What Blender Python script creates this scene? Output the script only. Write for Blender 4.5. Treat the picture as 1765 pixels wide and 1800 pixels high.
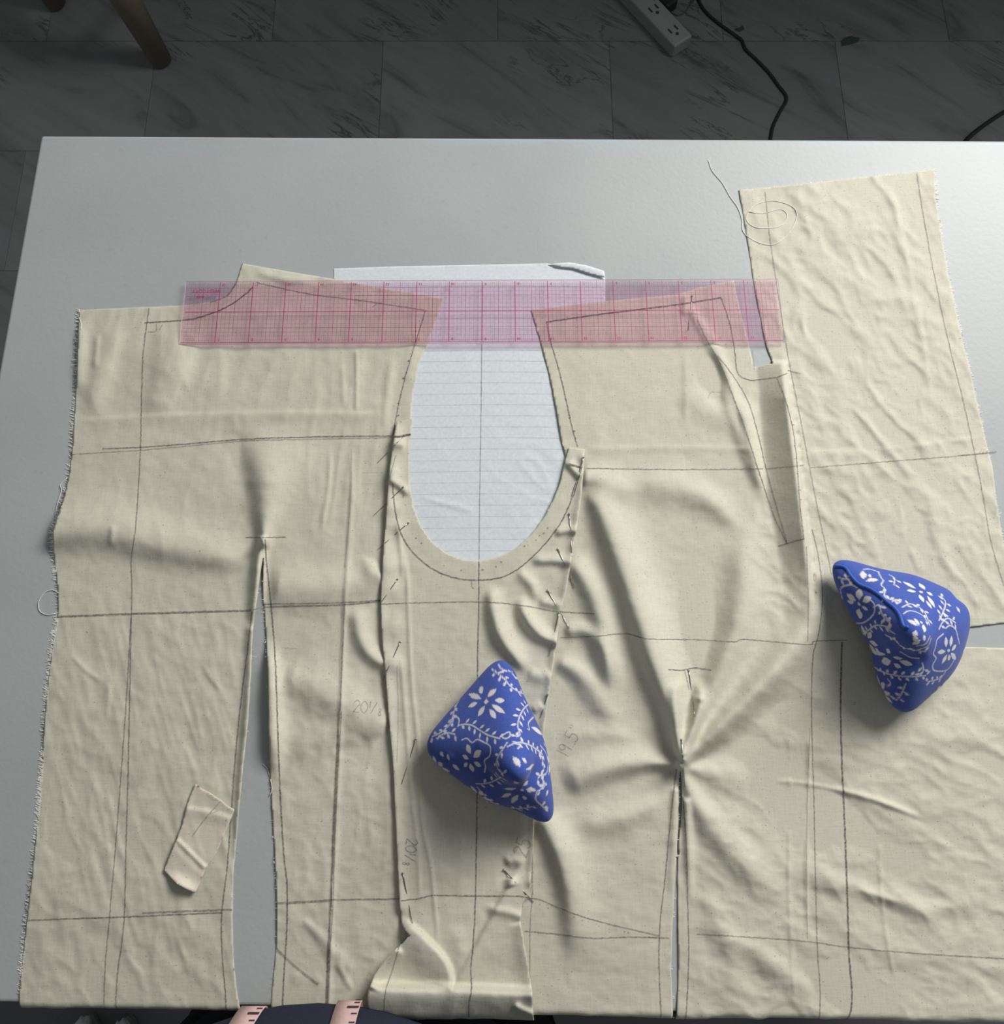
import bpy, bmesh, math, random
import numpy as np
from mathutils import Vector, Matrix
from mathutils.bvhtree import BVHTree

# ------------------------------------------------------------------ camera, light, exposure
for o in list(bpy.data.objects):
    bpy.data.objects.remove(o)
S = bpy.context.scene
C = S.collection
random.seed(5)
RNG = np.random.default_rng(11)

W, H = 1765.0, 1800.0
F_PX = 1513.0                 # focal length in pixels of the photograph
PPX, PPY = 882.5, 650.0       # principal point
TILT = math.radians(17.0)
T = 0.85                      # height of the table top
CAMH = 0.623                  # camera above the table top
CZ = T + CAMH

cam_d = bpy.data.cameras.new('camera')
cam = bpy.data.objects.new('camera', cam_d)
C.objects.link(cam)
cam.location = (0, 0, CZ)
cam.rotation_euler = (TILT, 0, 0)
cam_d.sensor_fit = 'HORIZONTAL'
cam_d.sensor_width = 36.0
cam_d.lens = 36.0 * F_PX / W
cam_d.shift_y = (PPY - H / 2) / W
cam_d.clip_start = 0.02
S.camera = cam

S.view_settings.view_transform = 'Standard'
S.view_settings.look = 'None'
S.view_settings.gamma = 1.0
S.view_settings.exposure = 0.0
S.view_settings.use_curve_mapping = False

world = bpy.data.worlds.new('world')
S.world = world
world.use_nodes = True
bg = world.node_tree.nodes['Background']
bg.inputs[0].default_value = (0.90, 0.96, 1.0, 1)
bg.inputs[1].default_value = 0.17


def area(name, loc, target, sx, sy, power, col, spread=180):
    d = bpy.data.lights.new(name, 'AREA')
    d.shape = 'RECTANGLE'
    d.size = sx
    d.size_y = sy
    d.energy = power
    d.color = col
    d.spread = math.radians(spread)
    o = bpy.data.objects.new(name, d)
    C.objects.link(o)
    o.location = loc
    v = Vector(target) - Vector(loc)
    o.rotation_euler = v.to_track_quat('-Z', 'Y').to_euler()
    return o


# lamp added inside the room for an assumed window, beyond the table's right end
area('assumed_window_lamp', (0.94, 1.02, T + 0.93), (0.0, 0.0, T), 0.78, 0.70, 35.5, (1.0, 0.985, 0.965))

# ------------------------------------------------------------------ photogrammetry helpers
_c, _s = math.cos(TILT), math.sin(TILT)


def Pn(x, y, h):
    """world point seen at photograph pixel (x, y) that lies at height h (arrays allowed)"""
    x = np.asarray(x, float)
    y = np.asarray(y, float)
    a = (x - PPX) / F_PX
    b = (PPY - y) / F_PX
    dx = a
    dy = b * _c + _s
    dz = b * _s - _c
    t = (h - CZ) / dz
    return np.stack([dx * t, dy * t, np.broadcast_to(np.asarray(h, float), np.shape(dx * t))], -1)


def P(x, y, h):
    return Vector(Pn(x, y, h).tolist())


def floorP(x, y, h=0.0):
    return P(x, y, h)


# ------------------------------------------------------------------ scene helpers
def link(o, parent=None):
    C.objects.link(o)
    if parent is not None:
        o.parent = parent
    return o


def mesh_obj(name, verts, faces, mat=None, parent=None, smooth=False):
    me = bpy.data.meshes.new(name)
    me.from_pydata([tuple(v) for v in verts], [], [tuple(f) for f in faces])
    me.update()
    o = bpy.data.objects.new(name, me)
    if mat:
        me.materials.append(mat)
    if smooth:
        me.polygons.foreach_set('use_smooth', [True] * len(me.polygons))
    return link(o, parent)


def bm_obj(name, bm, mat=None, parent=None, smooth=False):
    me = bpy.data.meshes.new(name)
    bm.to_mesh(me)
    bm.free()
    o = bpy.data.objects.new(name, me)
    if mat:
        me.materials.append(mat)
    if smooth:
        me.polygons.foreach_set('use_smooth', [True] * len(me.polygons))
    return link(o, parent)


def tag(o, label=None, cat=None, group=None, kind=None):
    if label:
        o['label'] = label
    if cat:
        o['category'] = cat
    if group:
        o['group'] = group
    if kind:
        o['kind'] = kind
    return o


def empty(name, loc=(0, 0, 0)):
    o = bpy.data.objects.new(name, None)
    o.location = loc
    o.empty_display_size = 0.02
    C.objects.link(o)
    return o


def adopt(parent, *obs):
    """parent objects built in world coordinates to an Empty that stands elsewhere"""
    for o in obs:
        o.parent = parent
        o.matrix_parent_inverse = Matrix.Translation(parent.location).inverted()


def catmull(pts, step=3.0):
    pts = np.asarray(pts, float)
    if len(pts) == 2:
        n = max(2, int(np.linalg.norm(pts[1] - pts[0]) / step) + 1)
        t = np.linspace(0, 1, n)[:, None]
        return pts[0] * (1 - t) + pts[1] * t
    p = np.vstack([2 * pts[0] - pts[1], pts, 2 * pts[-1] - pts[-2]])
    out = []
    for i in range(1, len(p) - 2):
        p0, p1, p2, p3 = p[i - 1], p[i], p[i + 1], p[i + 2]
        n = max(2, int(np.linalg.norm(p2 - p1) / step) + 1)
        t = np.linspace(0, 1, n, endpoint=False)[:, None]
        out.append(0.5 * ((2 * p1) + (-p0 + p2) * t + (2 * p0 - 5 * p1 + 4 * p2 - p3) * t ** 2 + (-p0 + 3 * p1 - 3 * p2 + p3) * t ** 3))
    out.append(p[-2][None])
    return np.vstack(out)


def tube_geo(pts, r, n=6, r_end=None, V=None, Fc=None):
    """tube along 3d points, appended to V, Fc"""
    V = [] if V is None else V
    Fc = [] if Fc is None else Fc
    pts = [Vector(p) for p in pts]
    m = len(pts)
    base = len(V)
    up = Vector((0, 0, 1))
    for i, p in enumerate(pts):
        d = (pts[min(i + 1, m - 1)] - pts[max(i - 1, 0)]).normalized()
        a = d.cross(up)
        if a.length < 1e-5:
            a = Vector((1, 0, 0))
        a.normalize()
        b = a.cross(d)
        rr = r if r_end is None else r + (r_end - r) * i / max(1, m - 1)
        for k in range(n):
            an = 2 * math.pi * k / n
            V.append(p + a * (math.cos(an) * rr) + b * (math.sin(an) * rr))
    for i in range(m - 1):
        for k in range(n):
            k2 = (k + 1) % n
            Fc.append((base + i * n + k, base + i * n + k2, base + (i + 1) * n + k2, base + (i + 1) * n + k))
    Fc.append(tuple(base + k for k in range(n))[::-1])
    Fc.append(tuple(base + (m - 1) * n + k for k in range(n)))
    return V, Fc


def box_bm(bm, x0, x1, y0, y1, z0, z1, bev=0.0, seg=2):
    r = bmesh.ops.create_cube(bm, size=1.0)
    vs = r['verts']
    for v in vs:
        v.co = Vector(((x0 + x1) / 2 + v.co.x * (x1 - x0), (y0 + y1) / 2 + v.co.y * (y1 - y0), (z0 + z1) / 2 + v.co.z * (z1 - z0)))
    if bev > 0:
        es = list({e for v in vs for e in v.link_edges})
        bmesh.ops.bevel(bm, geom=es, offset=bev, segments=seg, affect='EDGES', profile=0.5)
    return bm


# ------------------------------------------------------------------ materials
def nt(name):
    m = bpy.data.materials.new(name)
    m.use_nodes = True
    n = m.node_tree
    b = n.nodes['Principled BSDF']
    return m, n, b


def N(n, typ, **kw):
    x = n.nodes.new(typ)
    for k, v in kw.items():
        if k in x.inputs:
            x.inputs[k].default_value = v
        else:
            setattr(x, k, v)
    return x


def ramp(n, fac, stops):
    r = n.nodes.new('ShaderNodeValToRGB')
    el = r.color_ramp.elements
    while len(el) < len(stops):
        el.new(0.5)
    for e, (p, c) in zip(el, stops):
        e.position = p
        e.color = c if len(c) == 4 else (*c, 1)
    n.links.new(fac, r.inputs[0])
    return r


def mixc(n, fac, a, b, mode='MIX'):
    m = n.nodes.new('ShaderNodeMix')
    m.data_type = 'RGBA'
    m.blend_type = mode
    for sock, v in ((0, fac), (6, a), (7, b)):
        if isinstance(v, bpy.types.NodeSocket):
            n.links.new(v, m.inputs[sock])
        elif isinstance(v, (int, float)):
            m.inputs[sock].default_value = v
        else:
            m.inputs[sock].default_value = v if len(v) == 4 else (*v, 1)
    return m.outputs[2]


def plain(name, col, rough=0.6, metal=0.0, spec=0.5, bump=0.0, bscale=400):
    m, n, b = nt(name)
    b.inputs['Roughness'].default_value = rough
    b.inputs['Metallic'].default_value = metal
    b.inputs['Specular IOR Level'].default_value = spec
    tc = N(n, 'ShaderNodeTexCoord')
    no = N(n, 'ShaderNodeTexNoise', Scale=bscale, Detail=3.0)
    n.links.new(tc.outputs['Object'], no.inputs['Vector'])
    r = ramp(n, no.outputs['Fac'], [(0.3, tuple(c * 0.93 for c in col)), (0.7, tuple(min(1, c * 1.05) for c in col))])
    n.links.new(r.outputs[0], b.inputs['Base Color'])
    if bump:
        bp = N(n, 'ShaderNodeBump', Strength=bump, Distance=0.001)
        n.links.new(no.outputs['Fac'], bp.inputs['Height'])
        n.links.new(bp.outputs[0], b.inputs['Normal'])
    return m


def muslin(name, col):
    m, n, b = nt(name)
    b.inputs['Roughness'].default_value = 0.9
    b.inputs['Specular IOR Level'].default_value = 0.12
    b.inputs['Sheen Weight'].default_value = 0.08
    tc = N(n, 'ShaderNodeTexCoord')
    # slubby yarn grain: two stretched noises, one per thread direction
    outs = []
    for sc in ((700, 140, 300), (140, 700, 300)):
        mp = N(n, 'ShaderNodeMapping')
        mp.inputs['Scale'].default_value = sc
        n.links.new(tc.outputs['Object'], mp.inputs['Vector'])
        no = N(n, 'ShaderNodeTexNoise', Scale=1.0, Detail=2.0)
        n.links.new(mp.outputs[0], no.inputs['Vector'])
        outs.append(no.outputs['Fac'])
    add = N(n, 'ShaderNodeMath', operation='ADD')
    n.links.new(outs[0], add.inputs[0])
    n.links.new(outs[1], add.inputs[1])
    c1 = ramp(n, add.outputs[0], [(0.36, tuple(c * 0.955 for c in col)), (0.5, col), (0.64, tuple(min(1, c * 1.035) for c in col))])
    hv = N(n, 'ShaderNodeMath', operation='MULTIPLY')
    hv.inputs[1].default_value = 0.5
    n.links.new(add.outputs[0], hv.inputs[0])
    n.links.new(hv.outputs[0], c1.inputs[0])
    # broad blotches of the unbleached cotton
    nb = N(n, 'ShaderNodeTexNoise', Scale=14.0, Detail=3.0)
    n.links.new(tc.outputs['Object'], nb.inputs['Vector'])
    rb = ramp(n, nb.outputs['Fac'], [(0.3, (0.94, 0.94, 0.93)), (0.7, (1.0, 1.0, 1.0))])
    c2 = mixc(n, 1.0, c1.outputs[0], rb.outputs[0], 'MULTIPLY')
    # seed flecks
    ns = N(n, 'ShaderNodeTexNoise', Scale=880.0, Detail=0.0)
    n.links.new(tc.outputs['Object'], ns.inputs['Vector'])
    rs = ramp(n, ns.outputs['Fac'], [(0.775, (0, 0, 0)), (0.84, (0.5, 0.5, 0.5))])
    c3 = mixc(n, rs.outputs[0], c2, (0.17, 0.13, 0.09))
    n.links.new(c3, b.inputs['Base Color'])
    bp = N(n, 'ShaderNodeBump', Strength=0.16, Distance=0.0005)
    n.links.new(add.outputs[0], bp.inputs['Height'])
    n.links.new(bp.outputs[0], b.inputs['Normal'])
    return m


MUSLIN = muslin('unbleached_muslin', (0.63, 0.605, 0.495))
MUSLIN_SCRAP = muslin('pinkish_muslin', (0.72, 0.66, 0.55))
THREAD = plain('cotton_thread', (0.86, 0.84, 0.78), 0.9)


def pencil_mat(name, col):
    m, n, b = nt(name)
    b.inputs['Base Color'].default_value = (*col, 1)
    b.inputs['Roughness'].default_value = 0.7
    at = N(n, 'ShaderNodeAttribute', attribute_name='dark')
    tc = N(n, 'ShaderNodeTexCoord')
    no = N(n, 'ShaderNodeTexNoise', Scale=900.0, Detail=2.0)
    n.links.new(tc.outputs['Object'], no.inputs['Vector'])
    r = ramp(n, no.outputs['Fac'], [(0.30, (0.45, 0.45, 0.45)), (0.62, (1, 1, 1))])
    mu = N(n, 'ShaderNodeMath', operation='MULTIPLY')
    n.links.new(at.outputs['Fac'], mu.inputs[0])
    n.links.new(r.outputs[0], mu.inputs[1])
    n.links.new(mu.outputs[0], b.inputs['Alpha'])
    return m


PENCIL = pencil_mat('pencil_graphite', (0.085, 0.075, 0.085))
PENCIL_V = pencil_mat('violet_pencil', (0.10, 0.07, 0.14))
RULED = pencil_mat('ruled_print', (0.16, 0.19, 0.24))

STEEL = plain('steel', (0.42, 0.40, 0.39), 0.3, 1.0)
PINHEAD = plain('pin_head_steel', (0.6, 0.58, 0.56), 0.3, 1.0)


def table_mat():
    m, n, b = nt('white_laminate')
    tc = N(n, 'ShaderNodeTexCoord')
    no = N(n, 'ShaderNodeTexNoise', Scale=9.0, Detail=5.0)
    n.links.new(tc.outputs['Object'], no.inputs['Vector'])
    r = ramp(n, no.outputs['Fac'], [(0.3, (0.41, 0.44, 0.435)), (0.7, (0.455, 0.48, 0.472))])
    # scuffs and specks
    n2 = N(n, 'ShaderNodeTexNoise', Scale=130.0, Detail=2.0)
    n.links.new(tc.outputs['Object'], n2.inputs['Vector'])
    r2 = ramp(n, n2.outputs['Fac'], [(0.69, (0, 0, 0)), (0.76, (0.35, 0.35, 0.35))])
    c = mixc(n, r2.outputs[0], r.outputs[0], (0.36, 0.36, 0.35))
    # pale blue smears along the back edge (worn coating)
    sx = N(n, 'ShaderNodeSeparateXYZ')
    n.links.new(tc.outputs['Object'], sx.inputs[0])
    mr = N(n, 'ShaderNodeMapRange')
    mr.inputs[1].default_value = 0.374
    mr.inputs[2].default_value = 0.389
    n.links.new(sx.outputs['Y'], mr.inputs[0])
    mp = N(n, 'ShaderNodeMapping')
    mp.inputs['Scale'].default_value = (8, 60, 1)
    n.links.new(tc.outputs['Object'], mp.inputs['Vector'])
    n3 = N(n, 'ShaderNodeTexNoise', Scale=1.0, Detail=4.0)
    n.links.new(mp.outputs[0], n3.inputs['Vector'])
    r3 = ramp(n, n3.outputs['Fac'], [(0.45, (0, 0, 0)), (0.6, (0.75, 0.75, 0.75))])
    mu = N(n, 'ShaderNodeMath', operation='MULTIPLY')
    n.links.new(mr.outputs[0], mu.inputs[0])
    n.links.new(r3.outputs[0], mu.inputs[1])
    c = mixc(n, mu.outputs[0], c, (0.42, 0.50, 0.54))
    n.links.new(c, b.inputs['Base Color'])
    b.inputs['Specular IOR Level'].default_value = 0.36
    rr = ramp(n, no.outputs['Fac'], [(0.3, (0.40, 0.40, 0.40)), (0.7, (0.48, 0.48, 0.48))])
    n.links.new(rr.outputs[0], b.inputs['Roughness'])
    bp = N(n, 'ShaderNodeBump', Strength=0.12, Distance=0.001)
    n4 = N(n, 'ShaderNodeTexNoise', Scale=260.0, Detail=2.0)
    n.links.new(tc.outputs['Object'], n4.inputs['Vector'])
    n.links.new(n4.outputs['Fac'], bp.inputs['Height'])
    n.links.new(bp.outputs[0], b.inputs['Normal'])
    return m


def tile_mat():
    m, n, b = nt('grey_marble_vinyl')
    b.inputs['Roughness'].default_value = 0.55
    b.inputs['Specular IOR Level'].default_value = 0.3
    tc = N(n, 'ShaderNodeTexCoord')
    oi = N(n, 'ShaderNodeObjectInfo')
    cx = N(n, 'ShaderNodeCombineXYZ')
    mul = N(n, 'ShaderNodeMath', operation='MULTIPLY')
    mul.inputs[1].default_value = 40.0
    n.links.new(oi.outputs['Random'], mul.inputs[0])
    for k in range(3):
        n.links.new(mul.outputs[0], cx.inputs[k])
    va = N(n, 'ShaderNodeVectorMath', operation='ADD')
    n.links.new(tc.outputs['Object'], va.inputs[0])
    n.links.new(cx.outputs[0], va.inputs[1])
    mp0 = N(n, 'ShaderNodeMapping')
    mp0.inputs['Rotation'].default_value = (0, 0, math.radians(34))
    n.links.new(va.outputs[0], mp0.inputs['Vector'])
    mp = N(n, 'ShaderNodeMapping')
    mp.inputs['Scale'].default_value = (2.6, 11.0, 1)
    n.links.new(mp0.outputs[0], mp.inputs['Vector'])
    no = N(n, 'ShaderNodeTexNoise', Scale=1.0, Detail=6.0, Roughness=0.62)
    no.inputs['Distortion'].default_value = 1.6
    n.links.new(mp.outputs[0], no.inputs['Vector'])
    base = ramp(n, no.outputs['Fac'], [(0.30, (0.105, 0.106, 0.107)), (0.42, (0.168, 0.171, 0.171)), (0.52, (0.19, 0.195, 0.195)), (0.66, (0.205, 0.212, 0.215))])
    # thin dark veins
    mp2 = N(n, 'ShaderNodeMapping')
    mp2.inputs['Scale'].default_value = (3.2, 17.0, 1)
    mp2.inputs['Location'].default_value = (7.1, 3.3, 0)
    n.links.new(mp0.outputs[0], mp2.inputs['Vector'])
    n2 = N(n, 'ShaderNodeTexNoise', Scale=1.0, Detail=5.0, Roughness=0.6)
    n2.inputs['Distortion'].default_value = 1.5
    n.links.new(mp2.outputs[0], n2.inputs['Vector'])
    sb = N(n, 'ShaderNodeMath', operation='SUBTRACT')
    sb.inputs[1].default_value = 0.5
    n.links.new(n2.outputs['Fac'], sb.inputs[0])
    ab = N(n, 'ShaderNodeMath', operation='ABSOLUTE')
    n.links.new(sb.outputs[0], ab.inputs[0])
    rv = ramp(n, ab.outputs[0], [(0.0, (1, 1, 1)), (0.022, (0, 0, 0))])
    n3 = N(n, 'ShaderNodeTexNoise', Scale=5.0, Detail=2.0)
    n.links.new(va.outputs[0], n3.inputs['Vector'])
    rm = ramp(n, n3.outputs['Fac'], [(0.50, (0, 0, 0)), (0.62, (0.85, 0.85, 0.85))])
    vm = N(n, 'ShaderNodeMath', operation='MULTIPLY')
    n.links.new(rv.outputs[0], vm.inputs[0])
    n.links.new(rm.outputs[0], vm.inputs[1])
    c = mixc(n, vm.outputs[0], base.outputs[0], (0.05, 0.05, 0.05))
    tone = ramp(n, oi.outputs['Random'], [(0.0, (0.86, 0.86, 0.87)), (1.0, (1.08, 1.08, 1.07))])
    c = mixc(n, 1.0, c, tone.outputs[0], 'MULTIPLY')
    n.links.new(c, b.inputs['Base Color'])
    return m


# ------------------------------------------------------------------ floor of tiles
GROUT = plain('floor_joint', (0.13, 0.13, 0.13), 0.9)
TILE = tile_mat()
flo = bm_obj('floor', box_bm(bmesh.new(), -3.2, 3.2, -2.6, 3.2, -0.05, -0.0016), GROUT)
tag(flo, kind='structure')
tw = abs(floorP(875, 72).x - floorP(478, 72).x)
y_row = floorP(670, 72).y
th_ = y_row - floorP(45, 265).y
TW, TH = tw, th_
tb = box_bm(bmesh.new(), -TW / 2 + 0.00035, TW / 2 - 0.00035, -TH / 2 + 0.00035, TH / 2 - 0.00035, -0.003, 0.0, 0.0004, 1)
tile_me = bpy.data.meshes.new('tile')
tb.to_mesh(tile_me)
tb.free()
tile_me.materials.append(TILE)
x_even = floorP(875, 40).x      # a joint of the row beyond the seam
x_odd = floorP(670, 150).x      # a joint of the row before it
for r in range(-5, 4):
    y0 = y_row + r * TH
    xb = x_even if r % 2 == 0 else x_odd
    k0 = int((-2.0 - xb) / TW) - 1
    for k in range(k0, k0 + int(4.0 / TW) + 3):
        o = bpy.data.objects.new('tile', tile_me)
        o.location = (xb + (k + 0.5) * TW, y0 + TH / 2, 0)
        if abs(o.location.x) < 2.2:
            link(o, flo)

# ------------------------------------------------------------------ back wall with an assumed window, out of frame
WALLM = plain('white_wall_paint', (0.62, 0.62, 0.60), 0.9)
bw = bmesh.new()
for (x0, x1, z0, z1) in ((-3.2, 3.2, 0.0, 1.38), (-3.2, 0.40, 1.38, 2.5), (1.70, 3.2, 1.38, 2.5), (0.40, 1.70, 2.35, 2.5)):
    box_bm(bw, x0, x1, 1.50, 1.64, z0, z1)
tag(bm_obj('wall_back', bw, WALLM), kind='structure')
wn = tag(bm_obj('assumed_window_1', box_bm(box_bm(bmesh.new(), 0.40, 0.44, 1.52, 1.58, 1.38, 2.35), 1.66, 1.70, 1.52, 1.58, 1.38, 2.35), WALLM), kind='structure')  # frame of an assumed, unseen window; the lamp hangs well in front of it
bm_obj('added_shade_board', box_bm(bmesh.new(), 0.38, 1.72, 0.92, 1.56, 1.36, 1.385, 0.004), WALLM, wn)  # deep unseen board, added to keep the lamp's light off the floor

# ------------------------------------------------------------------ table
TABLE = table_mat()
bl = P(72, 238, T)
lm = P(0, 640, T)
br = P(1765, 247, T)
fl0, fr0 = P(10, 1763, T), P(1765, 1788, T)


def isect(p, d, q, e):
    k = ((q.x - p.x) * e.y - (q.y - p.y) * e.x) / (d.x * e.y - d.y * e.x)
    return p + d * k


fl = isect(bl, lm - bl, fl0, fr0 - fl0)
kx = 0.34
brx = br + (br - bl).normalized() * kx
frx = fr0 + (fr0 - fl0).normalized() * 0.40
print('table', bl, fl, brx, frx, 'tile', TW, TH)
tbl = empty('sewing_table', ((bl.x + brx.x) / 2, (bl.y + fl.y) / 2, 0))
tag(tbl, 'large white laminate work table under the muslin pieces, worn along its back edge', 'table')
bm = bmesh.new()
vs = [bm.verts.new((p.x, p.y, T)) for p in (fl, frx, brx, bl)]
f = bm.faces.new(vs)
ex = bmesh.ops.extrude_face_region(bm, geom=[f])
for v in [g for g in ex['geom'] if isinstance(g, bmesh.types.BMVert)]:
    v.co.z -= 0.026
bmesh.ops.recalc_face_normals(bm, faces=bm.faces)
bmesh.ops.bevel(bm, geom=list(bm.edges), offset=0.0022, segments=3, affect='EDGES', profile=0.5)
top = bm_obj('tabletop', bm, TABLE)
lst = [top]
LEGM = plain('grey_painted_steel', (0.20, 0.21, 0.22), 0.45)
for q in (fl, frx, brx, bl):
    cx_, cy_ = tbl.location.x, tbl.location.y
    px_, py_ = q.x + (0.09 if q.x < cx_ else -0.09), q.y + (0.07 if q.y < cy_ else -0.07)
    lst.append(bm_obj('leg', box_bm(bmesh.new(), px_ - 0.02, px_ + 0.02, py_ - 0.02, py_ + 0.02, 0.0, T - 0.0265, 0.003), LEGM))
a_ = bmesh.new()
for yy in (fl.y + 0.07, bl.y - 0.07):
    box_bm(a_, fl.x + 0.11, brx.x - 0.11, yy - 0.01, yy + 0.01, T - 0.09, T - 0.0265, 0.002)
lst.append(bm_obj('apron', a_, LEGM))
adopt(tbl, *lst)

# ------------------------------------------------------------------ height fields of the cloth (in plan, 3 px = 1.3 mm lattice)
ST = 3
U0, U1, V0, V1 = -12, 1869, 285, 1908
us = np.arange(U0, U1, ST, dtype=float)
vs_ = np.arange(V0, V1, ST, dtype=float)
UU, VV = np.meshgrid(us, vs_)
NVv, NUu = UU.shape
SUN = np.array([0.74, -0.67])     # towards the assumed window, in plan


def seg_dist(pts, X, Y):
    """distance to polyline, arc parameter, and offset vector from nearest point"""
    best = np.full(X.shape, 1e9)
    tt = np.zeros(X.shape)
    ox = np.zeros(X.shape)
    oy = np.zeros(X.shape)
    L = np.r_[0, np.cumsum(np.linalg.norm(np.diff(pts, axis=0), axis=1))]
    for i in range(len(pts) - 1):
        a, b = pts[i], pts[i + 1]
        d = b - a
        l2 = max(1e-9, d @ d)
        k = np.clip(((X - a[0]) * d[0] + (Y - a[1]) * d[1]) / l2, 0, 1)
        ex, ey = X - (a[0] + k * d[0]), Y - (a[1] + k * d[1])
        q = ex * ex + ey * ey
        m = q < best
        best[m] = q[m]
        tt[m] = (L[i] + k[m] * math.sqrt(l2)) / L[-1]
        ox[m] = ex[m]
        oy[m] = ey[m]
    return np.sqrt(best), tt, ox, oy


def ridge(Hf, pts, w, a, e0=0.25, e1=0.25, ks=1.0, kd=1.0, mode='gauss', mx=False):
    """add a fold along a polyline; w, a may be lists along it; ks / kd scale the width towards / away from the window"""
    pp = catmull(pts, 14)
    a = np.asarray(a, float) * 1.12
    w = np.atleast_1d(np.asarray(w, float))
    a = np.atleast_1d(np.asarray(a, float))
    m = w.max() * max(ks, kd) * 3.0
    i0 = max(0, int((pp[:, 1].min() - m - V0) / ST))
    i1 = min(NVv, int((pp[:, 1].max() + m - V0) / ST) + 2)
    j0 = max(0, int((pp[:, 0].min() - m - U0) / ST))
    j1 = min(NUu, int((pp[:, 0].max() + m - U0) / ST) + 2)
    if i1 <= i0 or j1 <= j0:
        return
    X, Y = UU[i0:i1, j0:j1], VV[i0:i1, j0:j1]
    d, t, ox, oy = seg_dist(pp, X, Y)
    ww = np.interp(t, np.linspace(0, 1, len(w)), w) if len(w) > 1 else np.full(t.shape, w[0])
    aa = np.interp(t, np.linspace(0, 1, len(a)), a) if len(a) > 1 else np.full(t.shape, a[0])
    side = ox * SUN[0] + oy * SUN[1]
    sm = 1 / (1 + np.exp(-np.clip(side / (0.3 * ww + 0.5), -30, 30)))
    ww = ww * (kd * (1 - sm) + ks * sm)
    env = np.ones(t.shape)
    if e0 > 0:
        x = np.clip(t / e0, 0, 1)
        env *= x * x * (3 - 2 * x)
    if e1 > 0:
        x = np.clip((1 - t) / e1, 0, 1)
        env *= x * x * (3 - 2 * x)
    if mode == 'gauss':
        pr = np.exp(-(d / ww) ** 2)
    else:
        pr = np.exp(-(d / ww))
    add = aa * env * pr
    if mx:
        Hf[i0:i1, j0:j1] = np.maximum(Hf[i0:i1, j0:j1], add)
    else:
        Hf[i0:i1, j0:j1] += add


def bump(Hf, cx, cy, rx, ry, a, ang=0):
    ca, sa = math.cos(math.radians(ang)), math.sin(math.radians(ang))
    x = (UU - cx) * ca + (VV - cy) * sa
    y = -(UU - cx) * sa + (VV - cy) * ca
    Hf += a * np.exp(-(x / rx) ** 2 - (y / ry) ** 2)


_fy = np.fft.fftfreq(NVv)[:, None]
_fx = np.fft.rfftfreq(NUu)[None, :]


def field(seed, sx, sy, ang=0):
    """smooth random field, std 1, correlation lengths sx, sy (px) along / across direction ang (deg, y down)"""
    g = np.random.default_rng(seed).standard_normal((NVv, NUu))
    ca, sa = math.cos(math.radians(ang)), math.sin(math.radians(ang))
    fx = _fx * ca + _fy * sa
    fy = -_fx * sa + _fy * ca
    k = np.exp(-2 * (math.pi ** 2) * ((sx / ST * fx) ** 2 + (sy / ST * fy) ** 2))
    r = np.fft.irfft2(np.fft.rfft2(g) * k, s=(NVv, NUu))
    return (r - r.mean()) / r.std()


def crease(seed, sx, sy, ang=0):
    return 0.8 - np.abs(field(seed, sx, sy, ang))


def boxmask(x0, x1, y0, y1, soft):
    sg = lambda z: 1 / (1 + np.exp(-np.clip(z, -40, 40)))
    return sg((UU - x0) / soft) * sg((x1 - UU) / soft) * sg((VV - y0) / soft) * sg((y1 - VV) / soft)


fine = 0.10 * field(1, 4, 4) + 0.17 * field(2, 9, 7)

# ---- left panel
HL = 0.75 + 0.5 * fine + 0.22 * crease(3, 26, 14, 100) + 0.35 * field(4, 70, 50)
HL += 0.38 * crease(12, 40, 12, 105) * boxmask(120, 740, 470, 740, 18)
HL += (0.34 * crease(13, 22, 12, 60) + 0.22 * crease(15, 40, 6, 75)) * boxmask(60, 420, 1060, 1780, 20)
HL += (0.3 * crease(16, 30, 10, 100) + 0.2 * crease(17, 12, 8, 40)) * boxmask(470, 700, 1180, 1780, 20)
HL += 0.35 * crease(14, 50, 8, 95) * boxmask(540, 680, 600, 960, 16)
ridge(HL, [(463, 740), (467, 830), (464, 955)], [60, 40, 8], [2.5, 7.5, 6.5], 0.35, 0.0, ks=1.1, kd=0.8)
ridge(HL, [(464, 940), (455, 985), (450, 1040), (442, 1120)], [9, 9, 9, 8], [6.5, 7, 5, 3], 0.05, 0.3)
ridge(HL, [(60, 930), (180, 930), (310, 962), (455, 990)], [42, 40, 34, 22], [9, 7, 5.5, 4], 0.0, 0.2, ks=1.2, kd=0.8)
ridge(HL, [(470, 1030), (560, 1036), (690, 1015)], [34, 36, 26], [3.5, 4.5, 3], 0.1, 0.2)
ridge(HL, [(330, 560), (300, 650), (255, 745)], [26, 32, 20], [2.5, 4.6, 2.4], ks=0.9, kd=1.3)
ridge(HL, [(215, 560), (180, 640), (155, 735)], [18, 24, 16], [1.6, 3.2, 1.6])
ridge(HL, [(140, 560), (136, 700)], 14, 2.4)
ridge(HL, [(120, 742), (280, 733), (480, 727), (690, 729)], 5, 0.75, 0.1, 0.1, ks=0.8, kd=2.6)
ridge(HL, [(393, 745), (420, 800), (445, 900)], [22, 20, 10], [-1.6, -2.2, -1.2])
ridge(HL, [(626, 612), (627, 660), (626, 725)], 3.0, 0.9, 0.1, 0.1)
ridge(HL, [(602, 640), (605, 720)], 4, 0.5)
ridge(HL, [(580, 780), (578, 850), (567, 920), (563, 950)], 4, 0.8)
ridge(HL, [(616, 785), (618, 860), (612, 960), (606, 1060), (600, 1200), (596, 1330), (588, 1500), (582, 1640), (577, 1770)], 3.6, 1.0, 0.08, 0.0, kd=0.45, ks=1.6)
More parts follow.
